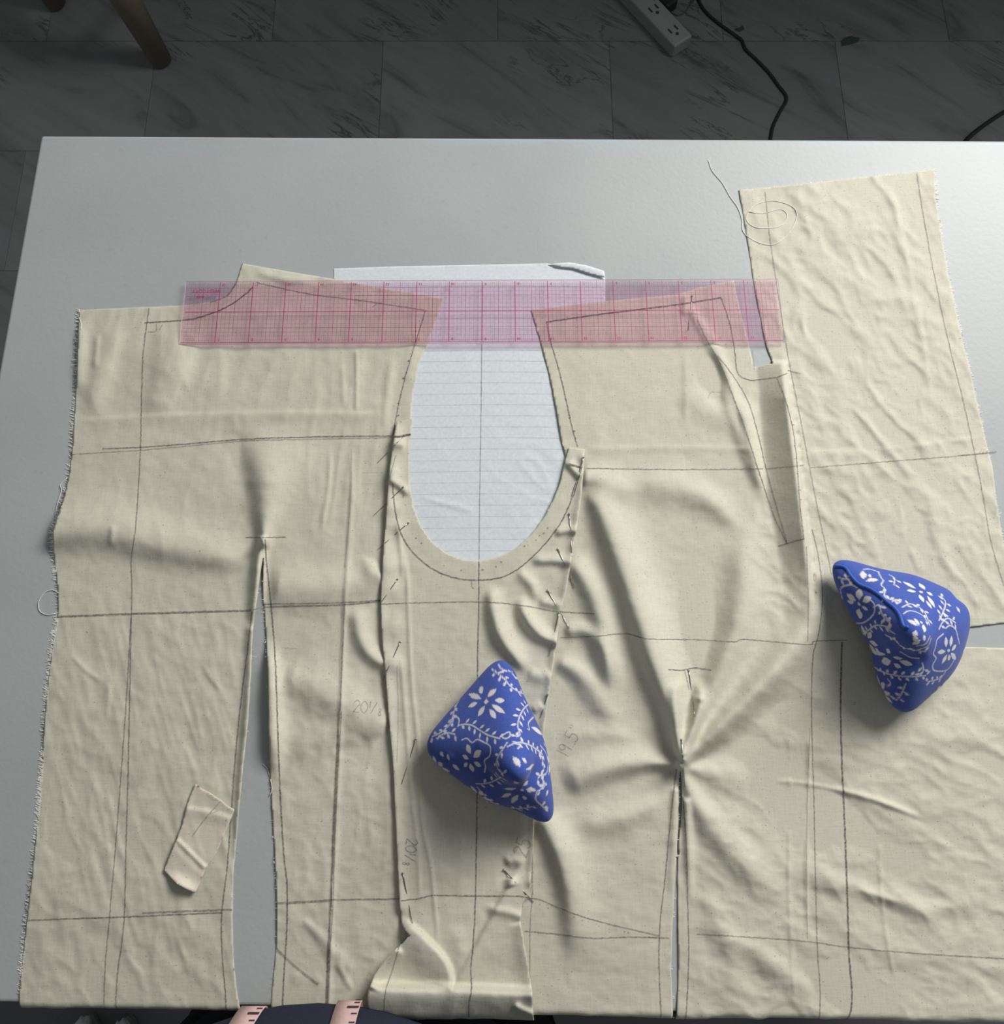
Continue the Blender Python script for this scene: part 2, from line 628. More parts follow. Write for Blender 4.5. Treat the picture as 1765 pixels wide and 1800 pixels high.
ridge(HL, [(470, 1120), (475, 1200), (478, 1290), (482, 1390)], [14, 18, 18, 10], [3, 8, 8, 2.5], 0.2, 0.3)
ridge(HL, [(443, 1110), (436, 1240), (424, 1380), (413, 1530)], [9, 8, 7, 6], [3.5, 3, 2.4, 1.2], 0.0, 0.2)
ridge(HL, [(495, 1185), (580, 1225), (680, 1290)], [26, 34, 26], [3.0, 4.4, 3.6], 0.1, 0.1, ks=1.2)
ridge(HL, [(500, 1330), (590, 1290), (640, 1310)], [24, 26, 20], [1.6, 2.0, 1.0])
ridge(HL, [(625, 1060), (634, 1120), (655, 1155), (690, 1172)], [17, 17, 15, 10], [2.2, 4.2, 4.0, 3.0], 0.2, 0.05, kd=0.8)
ridge(HL, [(655, 980), (652, 1000), (690, 1025)], 14, 2.4)
ridge(HL, [(122, 1148), (150, 1178), (172, 1194), (186, 1198)], [3, 6, 4], [0.3, 0.8, 0.3], kd=0.7)
ridge(HL, [(193, 1192), (190, 1225), (187, 1268)], [3, 5, 3], [0.5, 0.8, 0.2], kd=1.8)
ridge(HL, [(352, 1160), (370, 1192), (392, 1218)], [3, 4, 3], [0.2, 0.55, 0.2])
ridge(HL, [(198, 920), (195, 962)], 5, 0.9)
ridge(HL, [(172, 585), (166, 650)], 5, 0.9)
ridge(HL, [(530, 1612), (575, 1660), (625, 1720)], [5, 12, 16], [0.6, 1.6, 1.2], 0.1, 0.3)
ridge(HL, [(590, 1690), (625, 1750)], 6, 0.9)
ridge(HL, [(500, 1718), (575, 1722)], 12, 0.7)
ridge(HL, [(690, 620), (680, 700), (672, 770)], 8, 1.0)
ridge(HL, [(735, 570), (712, 680)], 14, 1.0)
ridge(HL, [(440, 475), (500, 490), (560, 492)], [9, 8, 6], [1.2, 1.6, 0.8])

# ---- right panel
HR = 0.75 + 0.5 * fine + 0.30 * field(21, 70, 60)
cr1 = 0.80 * crease(22, 48, 14, 50) + 0.42 * crease(23, 18, 9, 60) + 0.30 * crease(28, 9, 6, 50)
HR += cr1 * boxmask(1330, 1900, 280, 1090, 16)
HR += (0.75 * crease(24, 60, 20, 35) + 0.36 * crease(25, 24, 12, 30) + 0.2 * crease(29, 10, 7, 30)) * boxmask(1215, 1900, 1200, 1900, 30)
HR += 0.4 * crease(26, 45, 24, 40) * boxmask(960, 1180, 1400, 1900, 25)
HR += 0.25 * crease(27, 40, 20, 100) * boxmask(990, 1240, 600, 780, 20)
# pressed lines
ridge(HR, [(1563, 318), (1590, 440), (1615, 560), (1640, 720)], 4, 0.7, 0.1, 0.2, kd=2)
ridge(HR, [(1600, 800), (1640, 900), (1690, 1080)], 12, 0.7)
ridge(HR, [(1415, 797), (1560, 790), (1740, 768)], 4, 0.55, 0.05, 0.1, kd=2.2)
ridge(HR, [(1030, 789), (1200, 787), (1330, 790)], 4, 0.5, 0.05, 0.1, kd=2.2)
ridge(HR, [(1205, 612), (1205, 690), (1205, 760)], 5, 0.4)
# shoulder dart
ridge(HR, [(1205, 530), (1240, 585), (1270, 640), (1300, 720), (1318, 780)], [7, 10, 9, 8, 5], [1.5, 2.6, 2.8, 2.2, 1.0], 0.1, 0.2)
ridge(HR, [(1262, 640), (1285, 720), (1320, 820), (1345, 900)], [9, 12, 12, 6], [1.5, 2.5, 2.0, 0.8])
ridge(HR, [(1305, 690), (1322, 780), (1345, 880)], [10, 12, 8], [3.0, 4.0, 1.5])
ridge(HR, [(1230, 620), (1255, 680), (1262, 730)], [18, 20, 14], [-1.6, -2.4, -1.0])
ridge(HR, [(1190, 690), (1250, 720), (1290, 760)], [20, 26, 12], [1.2, 2.0, 1.0])
# folds of the bust
ridge(HR, [(1030, 850), (1062, 905), (1092, 985), (1122, 1075), (1150, 1160), (1180, 1250), (1194, 1335)], [16, 26, 30, 30, 27, 22, 8], [5, 9, 12, 13, 12, 10, 6], 0.08, 0.02, ks=1.35, kd=0.85)
ridge(HR, [(1020, 838), (1075, 850), (1130, 880)], [16, 22, 26], [4.5, 4.5, 2.5], 0.1, 0.3)
ridge(HR, [(1090, 850), (1190, 858), (1255, 885), (1305, 940)], [22, 28, 22, 10], [2.0, 4.0, 4.2, 2.0], 0.25, 0.25, ks=1.0, kd=1.1)
ridge(HR, [(1320, 880), (1310, 980), (1300, 1090), (1262, 1190), (1215, 1290), (1197, 1342)], [22, 30, 30, 24, 16, 8], [2.5, 5.5, 7.5, 8, 7, 6], 0.25, 0.02, ks=1.0, kd=1.0)
bump(HR, 1225, 1090, 40, 80, -2.0)
ridge(HR, [(1432, 960), (1432, 1020), (1425, 1090), (1375, 1165), (1290, 1255), (1198, 1345)], [24, 28, 30, 26, 22, 8], [3, 7, 11, 13, 11.5, 6], 0.25, 0.02, ks=0.8, kd=1.2)
ridge(HR, [(1205, 1190), (1188, 1215), (1190, 1270), (1195, 1340)], [9, 11, 11, 7], [3, 4.5, 5, 3], 0.2, 0.0)
ridge(HR, [(1220, 1190), (1230, 1222), (1222, 1270), (1200, 1340)], [9, 11, 11, 7], [3, 5, 5, 3], 0.2, 0.0)
ridge(HR, [(1215, 1228), (1240, 1228)], 6, 2.0)
# puckers below the underarm, towards the seam
ridge(HR, [(1000, 975), (1040, 1040), (1062, 1110), (1075, 1190), (1082, 1260)], [16, 22, 24, 22, 18], [4, 6, 6.5, 5, 2], 0.1, 0.3, ks=1.1, kd=0.8)
ridge(HR, [(988, 1110), (1030, 1110), (1062, 1150), (1066, 1220)], [12, 14, 16, 14], [3.0, 3.8, 3.5, 1.0], 0.1, 0.3)
ridge(HR, [(975, 1160), (1020, 1185), (1060, 1240), (1090, 1290)], [12, 20, 22, 16], [3, 4.5, 4, 1.5], 0.1, 0.3)
ridge(HR, [(985, 1380), (1060, 1352), (1130, 1340), (1192, 1345)], [26, 28, 22, 7], [4, 6, 5.5, 5], 0.15, 0.0, ks=1.2, kd=0.7)
ridge(HR, [(975, 1300), (1050, 1290), (1130, 1300)], [18, 20, 14], [1.5, 2.2, 1.2])
ridge(HR, [(945, 1425), (975, 1480), (1000, 1555), (1010, 1640), (1010, 1720)], [18, 24, 26, 26, 22], [5, 8, 7, 4, 2], 0.1, 0.3, ks=1.3, kd=0.7)
ridge(HR, [(1000, 1450), (1090, 1440), (1180, 1400)], [20, 24, 12], [2.0, 3.2, 2.0])
ridge(HR, [(1195, 1350), (1230, 1420), (1300, 1510), (1400, 1590)], [7, 22, 28, 26], [4, 4.5, 4.0, 2.0], 0.0, 0.3, ks=1.2)
ridge(HR, [(1200, 1348), (1290, 1365), (1340, 1370)], [8, 26, 24], [4, 3.0, 1.5], 0.0, 0.4)
ridge(HR, [(1320, 1367), (1420, 1378), (1500, 1395), (1565, 1415), (1635, 1445)], [9, 6, 5, 5, 4], [0.6, 1.0, 1.4, 1.8, 1.0], 0.2, 0.15)
ridge(HR, [(1345, 1520), (1430, 1540), (1560, 1580), (1640, 1600), (1760, 1570)], [22, 20, 18, 16, 14], [1.8, 2.2, 2.2, 1.4, 1.0])
ridge(HR, [(1500, 1560), (1590, 1590)], 6, 1.0)
ridge(HR, [(1270, 1640), (1360, 1700), (1440, 1770)], [20, 24, 18], [1.6, 2.6, 1.4])
ridge(HR, [(1230, 1560), (1280, 1660), (1290, 1760)], [16, 22, 18], [1.4, 2.4, 1.2])
ridge(HR, [(1388, 1290), (1388, 1440), (1387, 1560), (1392, 1680), (1398, 1780)], 4, 0.55, 0.05, 0.1)
ridge(HR, [(1424, 1290), (1420, 1420), (1418, 1560), (1420, 1650)], 4, 0.8, 0.05, 0.1)
ridge(HR, [(1545, 1470), (1552, 1600), (1575, 1740)], 4, 0.6, 0.1, 0.1)
ridge(HR, [(1560, 1262), (1640, 1290), (1750, 1310)], [20, 26, 20], [1.0, 1.8, 1.0])
ridge(HR, [(1205, 1400), (1210, 1480), (1214, 1600)], [7, 8, 6], [3.5, 2.5, 0.8], 0.05, 0.3)
ridge(HR, [(1188, 1380), (1184, 1480), (1178, 1600)], [7, 8, 6], [2.5, 1.5, 0.5], 0.05, 0.3)
ridge(HR, [(1206, 515), (1203, 545), (1198, 556)], 6, 1.5)
# the loose dart pleat: rises from left to right, then drops to the flat cloth beyond it
xe = np.interp(VV, [620, 640, 750, 860, 950, 1050, 1150], [1382, 1385, 1399, 1413, 1424, 1434, 1440])
xl = np.interp(VV, [640, 760, 860, 960, 1100], [1330, 1338, 1346, 1366, 1385])
sP = (UU - xl) / (xe - xl)
fd = np.clip((1120 - VV) / 200.0, 0, 1)
fd = fd * fd * (3 - 2 * fd)
R_ = 12.0
prof = np.where(UU < xe - R_, 13.0 * np.clip((UU - xl) / (xe - R_ - xl), 0, 1) ** 1.15, 13.0 * np.sqrt(np.clip(1 - ((UU - xe + R_) / R_) ** 2, 0, 1)))
top_on = np.clip((VV - 635) / 3.0, 0, 1)
msk = (1 / (1 + np.exp(-np.clip((UU - xl) / 2.5, -30, 30)))) * (UU < xe + 1) * top_on
flat = 0.8 + 0.3 * fine
HR = np.where(msk > 0, HR * (1 - msk * fd) + flat * msk * fd, HR) + prof * fd * top_on * (VV > 630) * (0.55 + 0.45 * np.clip((VV - 640) / 60, 0, 1))

# ---- centre (underarm) panel, lies over both
HM = 2.4 + 0.5 * fine + 0.25 * field(31, 60, 50) + 0.2 * crease(32, 40, 14, 95)
ML = [(697, 742), (689, 790), (682, 850), (679, 900), (673, 980), (669, 1050), (671, 1120), (677, 1180), (684, 1270), (691, 1350), (696, 1450), (701, 1560), (704, 1612)]
MR = [(1028, 790), (1026, 830), (1021, 880), (1012, 940), (1002, 1000), (995, 1040), (985, 1080), (977, 1140), (964, 1230), (950, 1330), (940, 1420), (937, 1500), (932, 1565)]
ridge(HM, ML, 12, 2.0, 0.02, 0.02)
ridge(HM, MR, 9, 2.0, 0.02, 0.02)
for (x, y, a, s) in [(700, 782, 1.8, 14), (692, 835, 3.0, 20), (690, 893, 2.4, 16), (695, 925, 2.0, 14), (686, 995, 3.2, 22), (688, 1035, 2.2, 18), (690, 1100, 2.2, 22), (692, 1165, 2.8, 18), (712, 1250, 1.2, 24)]:
    bump(HM, x, y, 15, s, a, 15)
ridge(HM, [(685, 842), (700, 852), (722, 872)], 8, 2.0, 0.05, 0.3, kd=0.6)
ridge(HM, [(690, 778), (712, 782)], 7, 1.6, 0.05, 0.2)
ridge(HM, [(697, 905), (702, 940), (706, 985), (709, 1030)], 4, 1.0)
ridge(HM, [(708, 960), (716, 1020), (719, 1100), (724, 1200), (737, 1330), (742, 1440), (757, 1520), (765, 1600), (773, 1700)], 3.2, 0.8, 0.05, 0.15)
ridge(HM, [(704, 1150), (712, 1250), (724, 1400), (735, 1500), (738, 1590)], 3.2, 0.7, 0.05, 0.1)
ridge(HM, [(998, 812), (1012, 830), (1022, 838)], 8, 2.6, 0.05, 0.1, kd=0.7)
ridge(HM, [(972, 938), (1000, 932), (1014, 934)], 8, 2.4, 0.3, 0.0, kd=0.7)
ridge(HM, [(930, 985), (975, 985), (1002, 988)], 10, 2.6, 0.3, 0.0, kd=0.7)
ridge(HM, [(868, 1025), (866, 1065), (882, 1120), (915, 1165), (935, 1190)], [14, 16, 18, 16, 10], [3.0, 6.0, 7.0, 5.0, 1.5], 0.15, 0.2, ks=1.0, kd=0.75)
ridge(HM, [(912, 1045), (925, 1085), (950, 1115), (978, 1128)], [12, 14, 14, 10], [2.5, 6.0, 5.5, 4.0], 0.2, 0.0, ks=1.0, kd=0.8)
ridge(HM, [(905, 1000), (935, 1028), (942, 1060)], [9, 11, 9], [1.5, 3.0, 1.5])
ridge(HM, [(945, 1055), (975, 1062), (990, 1062)], 8, 2.0)
ridge(HM, [(925, 1180), (950, 1190), (970, 1180)], 12, 2.0)
ridge(HM, [(935, 1250), (955, 1238)], 8, 1.5)
# bottom: loose loops of cloth over the table edge
ridge(HM, [(640, 1745), (720, 1746), (830, 1748), (935, 1752)], [15, 15, 14, 13], [9, 8.5, 8.5, 9], 0.02, 0.0, ks=0.75, kd=2.6)
ridge(HM, [(703, 1618), (745, 1655), (778, 1690), (788, 1720), (785, 1745)], [10, 11, 10, 9, 8], [3.5, 5.5, 6, 5.5, 4], 0.15, 0.1, ks=0.55, kd=4.2)
ridge(HM, [(700, 1662), (665, 1705), (648, 1740)], [12, 12, 12], [5, 5, 6], 0.1, 0.1)
sd_flap = ((UU - 898) * (1668 - 1545) - (VV - 1545) * (832 - 898)) / math.hypot(1668 - 1545, 832 - 898)
flap = 1 / (1 + np.exp(-np.clip(sd_flap / 2.0, -40, 40))) * (1 / (1 + np.exp(-np.clip((VV - 1540) / 6.0, -40, 40))))
HM += 3.2 * flap * np.clip(1.15 - np.maximum(0, VV - 1660) / 110.0, 0, 1)
ridge(HM, [(866, 1598), (895, 1604), (918, 1612)], 7, 1.6, 0.0, 0.0, kd=1.2)
ridge(HM, [(918, 1620), (928, 1690), (937, 1745)], 8, 2.2, 0.05, 0.0, kd=2.0)
ridge(HM, [(886, 1518), (903, 1510), (922, 1520)], 10, 2.6)
ridge(HM, [(900, 1560), (895, 1540)], 10, 2.4)
ridge(HM, [(905, 1490), (925, 1505)], 9, 1.5)
ridge(HM, [(900, 1764), (915, 1774), (934, 1782)], 7, 3, 0.3, 0.0)
ridge(HM, [(800, 1620), (815, 1700), (812, 1745)], 24, 1.6)

# soften everything under the ruler so that it can lie flat
rm = boxmask(312, 1384, 486, 612, 6)
for Hf in (HL, HR):
    cap = 2.4
    over = np.maximum(0, Hf - cap)
    Hf -= over * rm * 0.93
HL = np.maximum(HL, 0.35)
HR = np.maximum(HR, 0.35)
HM = np.maximum(HM, 1.2)
# the centre panel is above whatever lies under it
HM = np.maximum(HM, np.where(UU < 800, HL, np.where(UU > 900, HR * 0.55, 0)) + 0.9)


def pin_mask_low(Hf, poly, depth):
    pass


def sample(Hf, u, v):
    x = np.clip((np.asarray(u, float) - U0) / ST, 0, NUu - 1.001)
    y = np.clip((np.asarray(v, float) - V0) / ST, 0, NVv - 1.001)
    i, j = y.astype(int), x.astype(int)
    fy, fx = y - i, x - j
    return ((Hf[i, j] * (1 - fx) + Hf[i, j + 1] * fx) * (1 - fy) + (Hf[i + 1, j] * (1 - fx) + Hf[i + 1, j + 1] * fx) * fy)


E_A, E_B = np.array(fl0[:2]), np.array(fr0[:2])
RB = 0.004


def place(u, v, hmm):
    """point of a cloth at height hmm (mm) over the table; bends down over the front edge"""
    p = Pn(u, v, T + np.asarray(hmm) * 0.001)
    ey = E_A[1] + (p[..., 0] - E_A[0]) * (E_B[1] - E_A[1]) / (E_B[0] - E_A[0])
    s = (ey + 0.0012) - p[..., 1]
    hz = np.asarray(hmm) * 0.001
    r = RB + np.maximum(hz, 0.0)
    a = np.clip(s / r, 0, math.pi / 2)
    hang = np.maximum(0, s - r * math.pi / 2)
    y = np.where(s > 0, (ey + 0.0012) - r * np.sin(a), p[..., 1])
    z = np.where(s > 0, T - RB + r * np.cos(a) - hang, p[..., 2])
    return np.stack([p[..., 0], y, z], -1)


def in_poly(poly, X, Y):
    n = len(poly)
    res = np.zeros(X.shape, bool)
    j = n - 1
    for i in range(n):
        xi, yi = poly[i]
        xj, yj = poly[j]
        if yi != yj:
            c = ((yi > Y) != (yj > Y)) & (X < (xj - xi) * (Y - yi) / (yj - yi) + xi)
            res ^= c
        j = i
    return res


def cloth(name, poly, Hf, mat, parent, thick=0.0005, smooth_poly=True):
    poly = np.asarray(poly, float)
    j0, j1 = max(0, int((poly[:, 0].min() - U0) / ST) - 2), min(NUu, int((poly[:, 0].max() - U0) / ST) + 3)
    i0, i1 = max(0, int((poly[:, 1].min() - V0) / ST) - 2), min(NVv, int((poly[:, 1].max() - V0) / ST) + 3)
    X, Y = UU[i0:i1, j0:j1].copy(), VV[i0:i1, j0:j1].copy()
    ins = in_poly(poly, X, Y)
    closed = np.vstack([poly, poly[:1]])
    # distance only matters close to the outline
    d = np.full(X.shape, 1e9)
    ox = np.zeros(X.shape)
    oy = np.zeros(X.shape)
    for k in range(len(closed) - 1):
        a, b = closed[k], closed[k + 1]
        e = b - a
        l2 = max(1e-9, e @ e)
        jj0 = max(0, int((min(a[0], b[0]) - 9 - X[0, 0]) / ST)); jj1 = int((max(a[0], b[0]) + 9 - X[0, 0]) / ST) + 2
        ii0 = max(0, int((min(a[1], b[1]) - 9 - Y[0, 0]) / ST)); ii1 = int((max(a[1], b[1]) + 9 - Y[0, 0]) / ST) + 2
        if jj1 <= 0 or ii1 <= 0:
            continue
        sx, sy = X[ii0:ii1, jj0:jj1], Y[ii0:ii1, jj0:jj1]
        if sx.size == 0:
            continue
        t = np.clip(((sx - a[0]) * e[0] + (sy - a[1]) * e[1]) / l2, 0, 1)
        ex, ey = a[0] + t * e[0] - sx, a[1] + t * e[1] - sy
        q = np.sqrt(ex * ex + ey * ey)
        m = q < d[ii0:ii1, jj0:jj1]
        d[ii0:ii1, jj0:jj1][m] = q[m]
        ox[ii0:ii1, jj0:jj1][m] = ex[m]
        oy[ii0:ii1, jj0:jj1][m] = ey[m]
    sd = np.where(ins, d, -d)
    snap = d <= ST * 0.5
    cx0, cy0 = X + ST / 2, Y + ST / 2
    good = snap | ins
    X[snap] += ox[snap]
    Y[snap] += oy[snap]
    g00, g10, g01, g11 = good[:-1, :-1], good[1:, :-1], good[:-1, 1:], good[1:, 1:]
    ng = g00.astype(int) + g10 + g01 + g11
    x00, x10, x01, x11 = X[:-1, :-1], X[1:, :-1], X[:-1, 1:], X[1:, 1:]
    y00, y10, y01, y11 = Y[:-1, :-1], Y[1:, :-1], Y[:-1, 1:], Y[1:, 1:]
    quad = (ng == 4)
    quad &= in_poly(poly, (x00 + x10 + x01 + x11) / 4, (y00 + y10 + y01 + y11) / 4)
    idx = np.full(X.shape, -1)
    used = good.copy()
    idx[used] = np.arange(used.sum())
    i00, i10, i01, i11 = idx[:-1, :-1], idx[1:, :-1], idx[:-1, 1:], idx[1:, 1:]
    tris = []
    for miss, (a, b, c) in ((g00, ('10', '11', '01')), (g10, ('00', '11', '01')), (g01, ('00', '10', '11')), (g11, ('00', '10', '01'))):
        m = (ng == 3) & ~miss
        D = {'00': (i00, x00, y00), '10': (i10, x10, y10), '01': (i01, x01, y01), '11': (i11, x11, y11)}
        m &= in_poly(poly, (D[a][1] + D[b][1] + D[c][1]) / 3, (D[a][2] + D[b][2] + D[c][2]) / 3)
        tris.append(np.stack([D[a][0][m], D[b][0][m], D[c][0][m]], -1))
    tris = np.vstack(tris)
    hh = sample(Hf, X[used], Y[used])
    pos = place(X[used], Y[used], hh)
    q = np.stack([i10[quad], i11[quad], i01[quad], i00[quad]], -1)
    # all triangles face up
    pa, pb, pc_ = pos[tris[:, 0]], pos[tris[:, 1]], pos[tris[:, 2]]
    ar = (pb[:, 0] - pa[:, 0]) * (pc_[:, 1] - pa[:, 1]) - (pb[:, 1] - pa[:, 1]) * (pc_[:, 0] - pa[:, 0])
    tris = np.where((ar < 0)[:, None], tris[:, ::-1], tris)
    keepv = np.zeros(len(pos), bool)
    keepv[q.ravel()] = True
    keepv[tris.ravel()] = True
    remap = np.cumsum(keepv) - 1
    pos, q, tris = pos[keepv], remap[q], remap[tris]
    me = bpy.data.meshes.new(name)
    nv, nq, nt_ = len(pos), len(q), len(tris)
    me.vertices.add(nv)
    me.vertices.foreach_set('co', pos.astype(np.float32).ravel())
    me.loops.add(nq * 4 + nt_ * 3)
    me.loops.foreach_set('vertex_index', np.r_[q.ravel(), tris.ravel()].astype(np.int32))
    me.polygons.add(nq + nt_)
    me.polygons.foreach_set('loop_start', np.r_[np.arange(0, nq * 4, 4), nq * 4 + np.arange(0, nt_ * 3, 3)].astype(np.int32))
    me.polygons.foreach_set('use_smooth', np.ones(nq + nt_, bool))
    me.update(calc_edges=True)
    me.validate()
    me.materials.append(mat)
    o = bpy.data.objects.new(name, me)
    link(o)
    sm = o.modifiers.new('thickness', 'SOLIDIFY')
    sm.thickness = thick
    sm.offset = -1
    if parent is not None:
        adopt(parent, o)
    return o


def densify(pts, closed=True, step=10, jit=0.0, seed=0):
    """straight runs between given points, resampled, with a slightly uneven cut edge"""
    g = np.random.default_rng(seed)
    pts = [np.array(p, float) for p in pts]
    out = []
    n = len(pts)
    for i in range(n if closed else n - 1):
        a, b = pts[i], pts[(i + 1) % n]
        m = max(1, int(np.linalg.norm(b - a) / step))
        for k in range(m):
            p = a + (b - a) * k / m
            if k and jit:
                p = p + g.normal(0, jit, 2)
            out.append(p)
    if not closed:
        out.append(pts[-1])
    return np.array(out)


class Marks:
    """pencil strokes drawn on a cloth as thin ribbons that follow its folds"""

    def __init__(self, Hf, lift=0.28):
        self.Hf, self.lift = Hf, lift
        self.V, self.F, self.D = [], [], []

    def line(self, pts, w=2.0, dark=0.6, step=3.5, jit=0.25):
        pp = catmull(pts, step)
        if len(pp) > 6 and jit:
            pp = pp + RNG.normal(0, jit, pp.shape)
        d = np.gradient(pp, axis=0)
        nrm = np.stack([-d[:, 1], d[:, 0]], -1)
        nrm /= np.linalg.norm(nrm, axis=1)[:, None] + 1e-9
        a, b = pp + nrm * w / 2, pp - nrm * w / 2
        pa = place(a[:, 0], a[:, 1], sample(self.Hf, a[:, 0], a[:, 1]) + self.lift)
        pb = place(b[:, 0], b[:, 1], sample(self.Hf, b[:, 0], b[:, 1]) + self.lift)
        base = len(self.V)
        for k in range(len(pp)):
            self.V += [pa[k], pb[k]]
            dk = 0.86 * dark * (0.8 + 0.4 * random.random())
            self.D += [dk, dk]
        for k in range(len(pp) - 1):
            i = base + 2 * k
            self.F.append((i, i + 1, i + 3, i + 2))

    def dots(self, pts, n, w=2.6, dark=0.7):
        pp = catmull(pts, 3)
        for k in range(n):
            p = pp[int((k + random.random() * 0.8) / n * (len(pp) - 1))] + RNG.normal(0, 1.3, 2)
            self.line([p, p + RNG.normal(0, 1.6, 2)], w, dark, 2, 0)

    DIG = {
        '0': [[(0.5, 0), (0.1, 0.3), (0.1, 0.7), (0.5, 1), (0.9, 0.7), (0.9, 0.3), (0.5, 0)]],
        '1': [[(0.5, 0), (0.5, 1)]],
        '2': [[(0.1, 0.2), (0.5, 0), (0.85, 0.25), (0.5, 0.6), (0.1, 1)], [(0.1, 1), (0.9, 1)]],
        '5': [[(0.85, 0), (0.25, 0)], [(0.25, 0), (0.2, 0.42)], [(0.2, 0.42), (0.75, 0.45), (0.8, 0.8), (0.45, 1), (0.1, 0.9)]],
        '8': [[(0.8, 0.2), (0.5, 0), (0.2, 0.22), (0.75, 0.7), (0.5, 1), (0.2, 0.75), (0.8, 0.2)]],
        '9': [[(0.8, 0.2), (0.45, 0.02), (0.15, 0.3), (0.5, 0.5), (0.8, 0.2)], [(0.8, 0.2), (0.7, 1)]],
        '/': [[(0.8, 0), (0.1, 1)]],
        '.': [[(0.4, 0.95), (0.55, 1)]],
        '"': [[(0.3, 0), (0.3, 0.2)], [(0.6, 0), (0.6, 0.2)]],
    }

    def write(self, text, x, y, size, ang, w=1.5, dark=0.6):
        ca, sa = math.cos(math.radians(ang)), math.sin(math.radians(ang))
        cx = 0.0
        for ch in text:
            sc, dy = size, 0.0
            if ch in 'ab':                       # small raised 1 / lowered 8 of the fraction
                ch, sc, dy = ('1', size * 0.55, 0) if ch == 'a' else ('8', size * 0.6, size * 0.5)
            for st in self.DIG[ch]:
                q = []
                for (px, py) in st:
                    lx, ly = cx + px * sc * 0.65, dy + py * sc
                    q.append((x + lx * ca - ly * sa, y + lx * sa + ly * ca))
                self.line(q, w, dark, 2.0, 0.1)
            cx += sc * (0.62 if ch not in '1."' else 0.4)

    def build(self, name, mat, parent):
        o = mesh_obj(name, self.V, self.F, mat)
        at = o.data.attributes.new('dark', 'FLOAT', 'POINT')
        at.data.foreach_set('value', np.array(self.D, np.float32))
        o.parent = parent
        return o


def fray(pts, Hf, n, lo, hi, parent, side, w=1.0, seed=1):
    """loose yarn ends along a torn edge"""
    g = np.random.default_rng(seed)
    pp = catmull(pts, 4)
    d = np.gradient(pp, axis=0)
    nr = np.stack([-d[:, 1], d[:, 0]], -1) * side
    nr /= np.linalg.norm(nr, axis=1)[:, None]
    V, Fc = [], []
    dens = 0.35 + 0.65 * (np.sin(np.arange(len(pp)) * 0.11 + seed) * 0.5 + 0.5)
    for _ in range(n):
        i = g.integers(0, len(pp))
        if g.random() > dens[i]:
            continue
        p = pp[i] - nr[i] * 3 + d[i] * g.random()
        L = lo + (hi - lo) * g.random() ** 2
        dr = nr[i] + g.normal(0, 0.35, 2)
        dr /= np.linalg.norm(dr)
        bend = g.normal(0, 0.3, 2)
        base = len(V)
        hz = float(sample(Hf, p[0], p[1]))
        pr = np.array([-dr[1], dr[0]]) * w * (0.25 + 0.35 * g.random())
        for k in range(4):
            t = k / 3
            q = p + dr * L * t + bend * L * 0.4 * t * t
            hh = max(0.15, hz * (1 - 0.75 * t) - 0.1) + 0.15 * math.sin(t * 3)
            a_, b_ = q + pr, q - pr
            V.append(place(a_[0], a_[1], hh))
            V.append(place(b_[0], b_[1], hh + 0.15))
        for k in range(3):
            Fc.append((base + 2 * k, base + 2 * k + 1, base + 2 * k + 3, base + 2 * k + 2))
    o = mesh_obj('frayed_edge', V, Fc, THREAD)
    o['kind'] = 'stuff'
    o['label'] = 'pale frayed yarn ends along a torn edge'
    o.parent = parent
    return o


# ------------------------------------------------------------------ sheet of ruled paper
PAPER = plain('white_paper', (0.70, 0.745, 0.77), 0.7, 0, 0.3)
HP = 0.25 + 0.12 * crease(41, 24, 14, 30) + 0.25 * field(42, 60, 50) * 0.4
HP += 0.35 * crease(43, 16, 8, 35) * boxmask(880, 1000, 740, 960, 16)
ridge(HP, [(735, 875), (770, 882), (840, 900)], 5, 0.6)
HP = np.maximum(HP, 0.12) * 0.7
sheet_poly = densify([(586, 472), (700, 468), (860, 465), (962, 463), (1010, 470), (1064, 486), (1066, 700), (1060, 1010), (600, 1010)], True, 12)
e_pap = empty('ruled_paper_sheet', P(840, 740, T))
tag(e_pap, 'white ruled paper sheet lying under the muslin, showing through the armhole gap', 'paper')
sh = cloth('sheet', sheet_poly, HP, PAPER, e_pap, 0.00012)
mk = Marks(HP, 0.12)
y = 503.0
while y < 1000:
    mk.line([(600, y + 3), (740, y + 1.5), (850, y), (960, y + 0.5), (1060, y + 2)], 1.2, 0.24, 6, 0.05)
    y += 18.6 + (y - 500) * 0.0035
mk.build('ruled_lines', RULED, sh)
mk = Marks(HP, 0.14)
mk.line([(848, 500), (846, 700), (843, 900), (842, 1000)], 1.9, 0.42, 5, 0.1)
mk.build('pencil_line', PENCIL, sh)
# curled torn strip along its far edge
HC = HP + 0.2
ridge(HC, [(962, 463), (1000, 464), (1040, 474), (1066, 484)], 14, 1.6, 0.2, 0.0)
cu = cloth('curled_strip', densify([(962, 466), (975, 463), (1000, 461), (1030, 466), (1062, 476), (1064, 488), (1035, 481), (1008, 472), (990, 470)], True, 8), HC, PAPER, e_pap, 0.00012)

# ------------------------------------------------------------------ the pinned muslin
bod = empty('muslin_bodice', P(900, 1100, T))
tag(bod, 'cream muslin bodice toile of pinned panels with pencil lines, spread flat across the white table', 'garment')

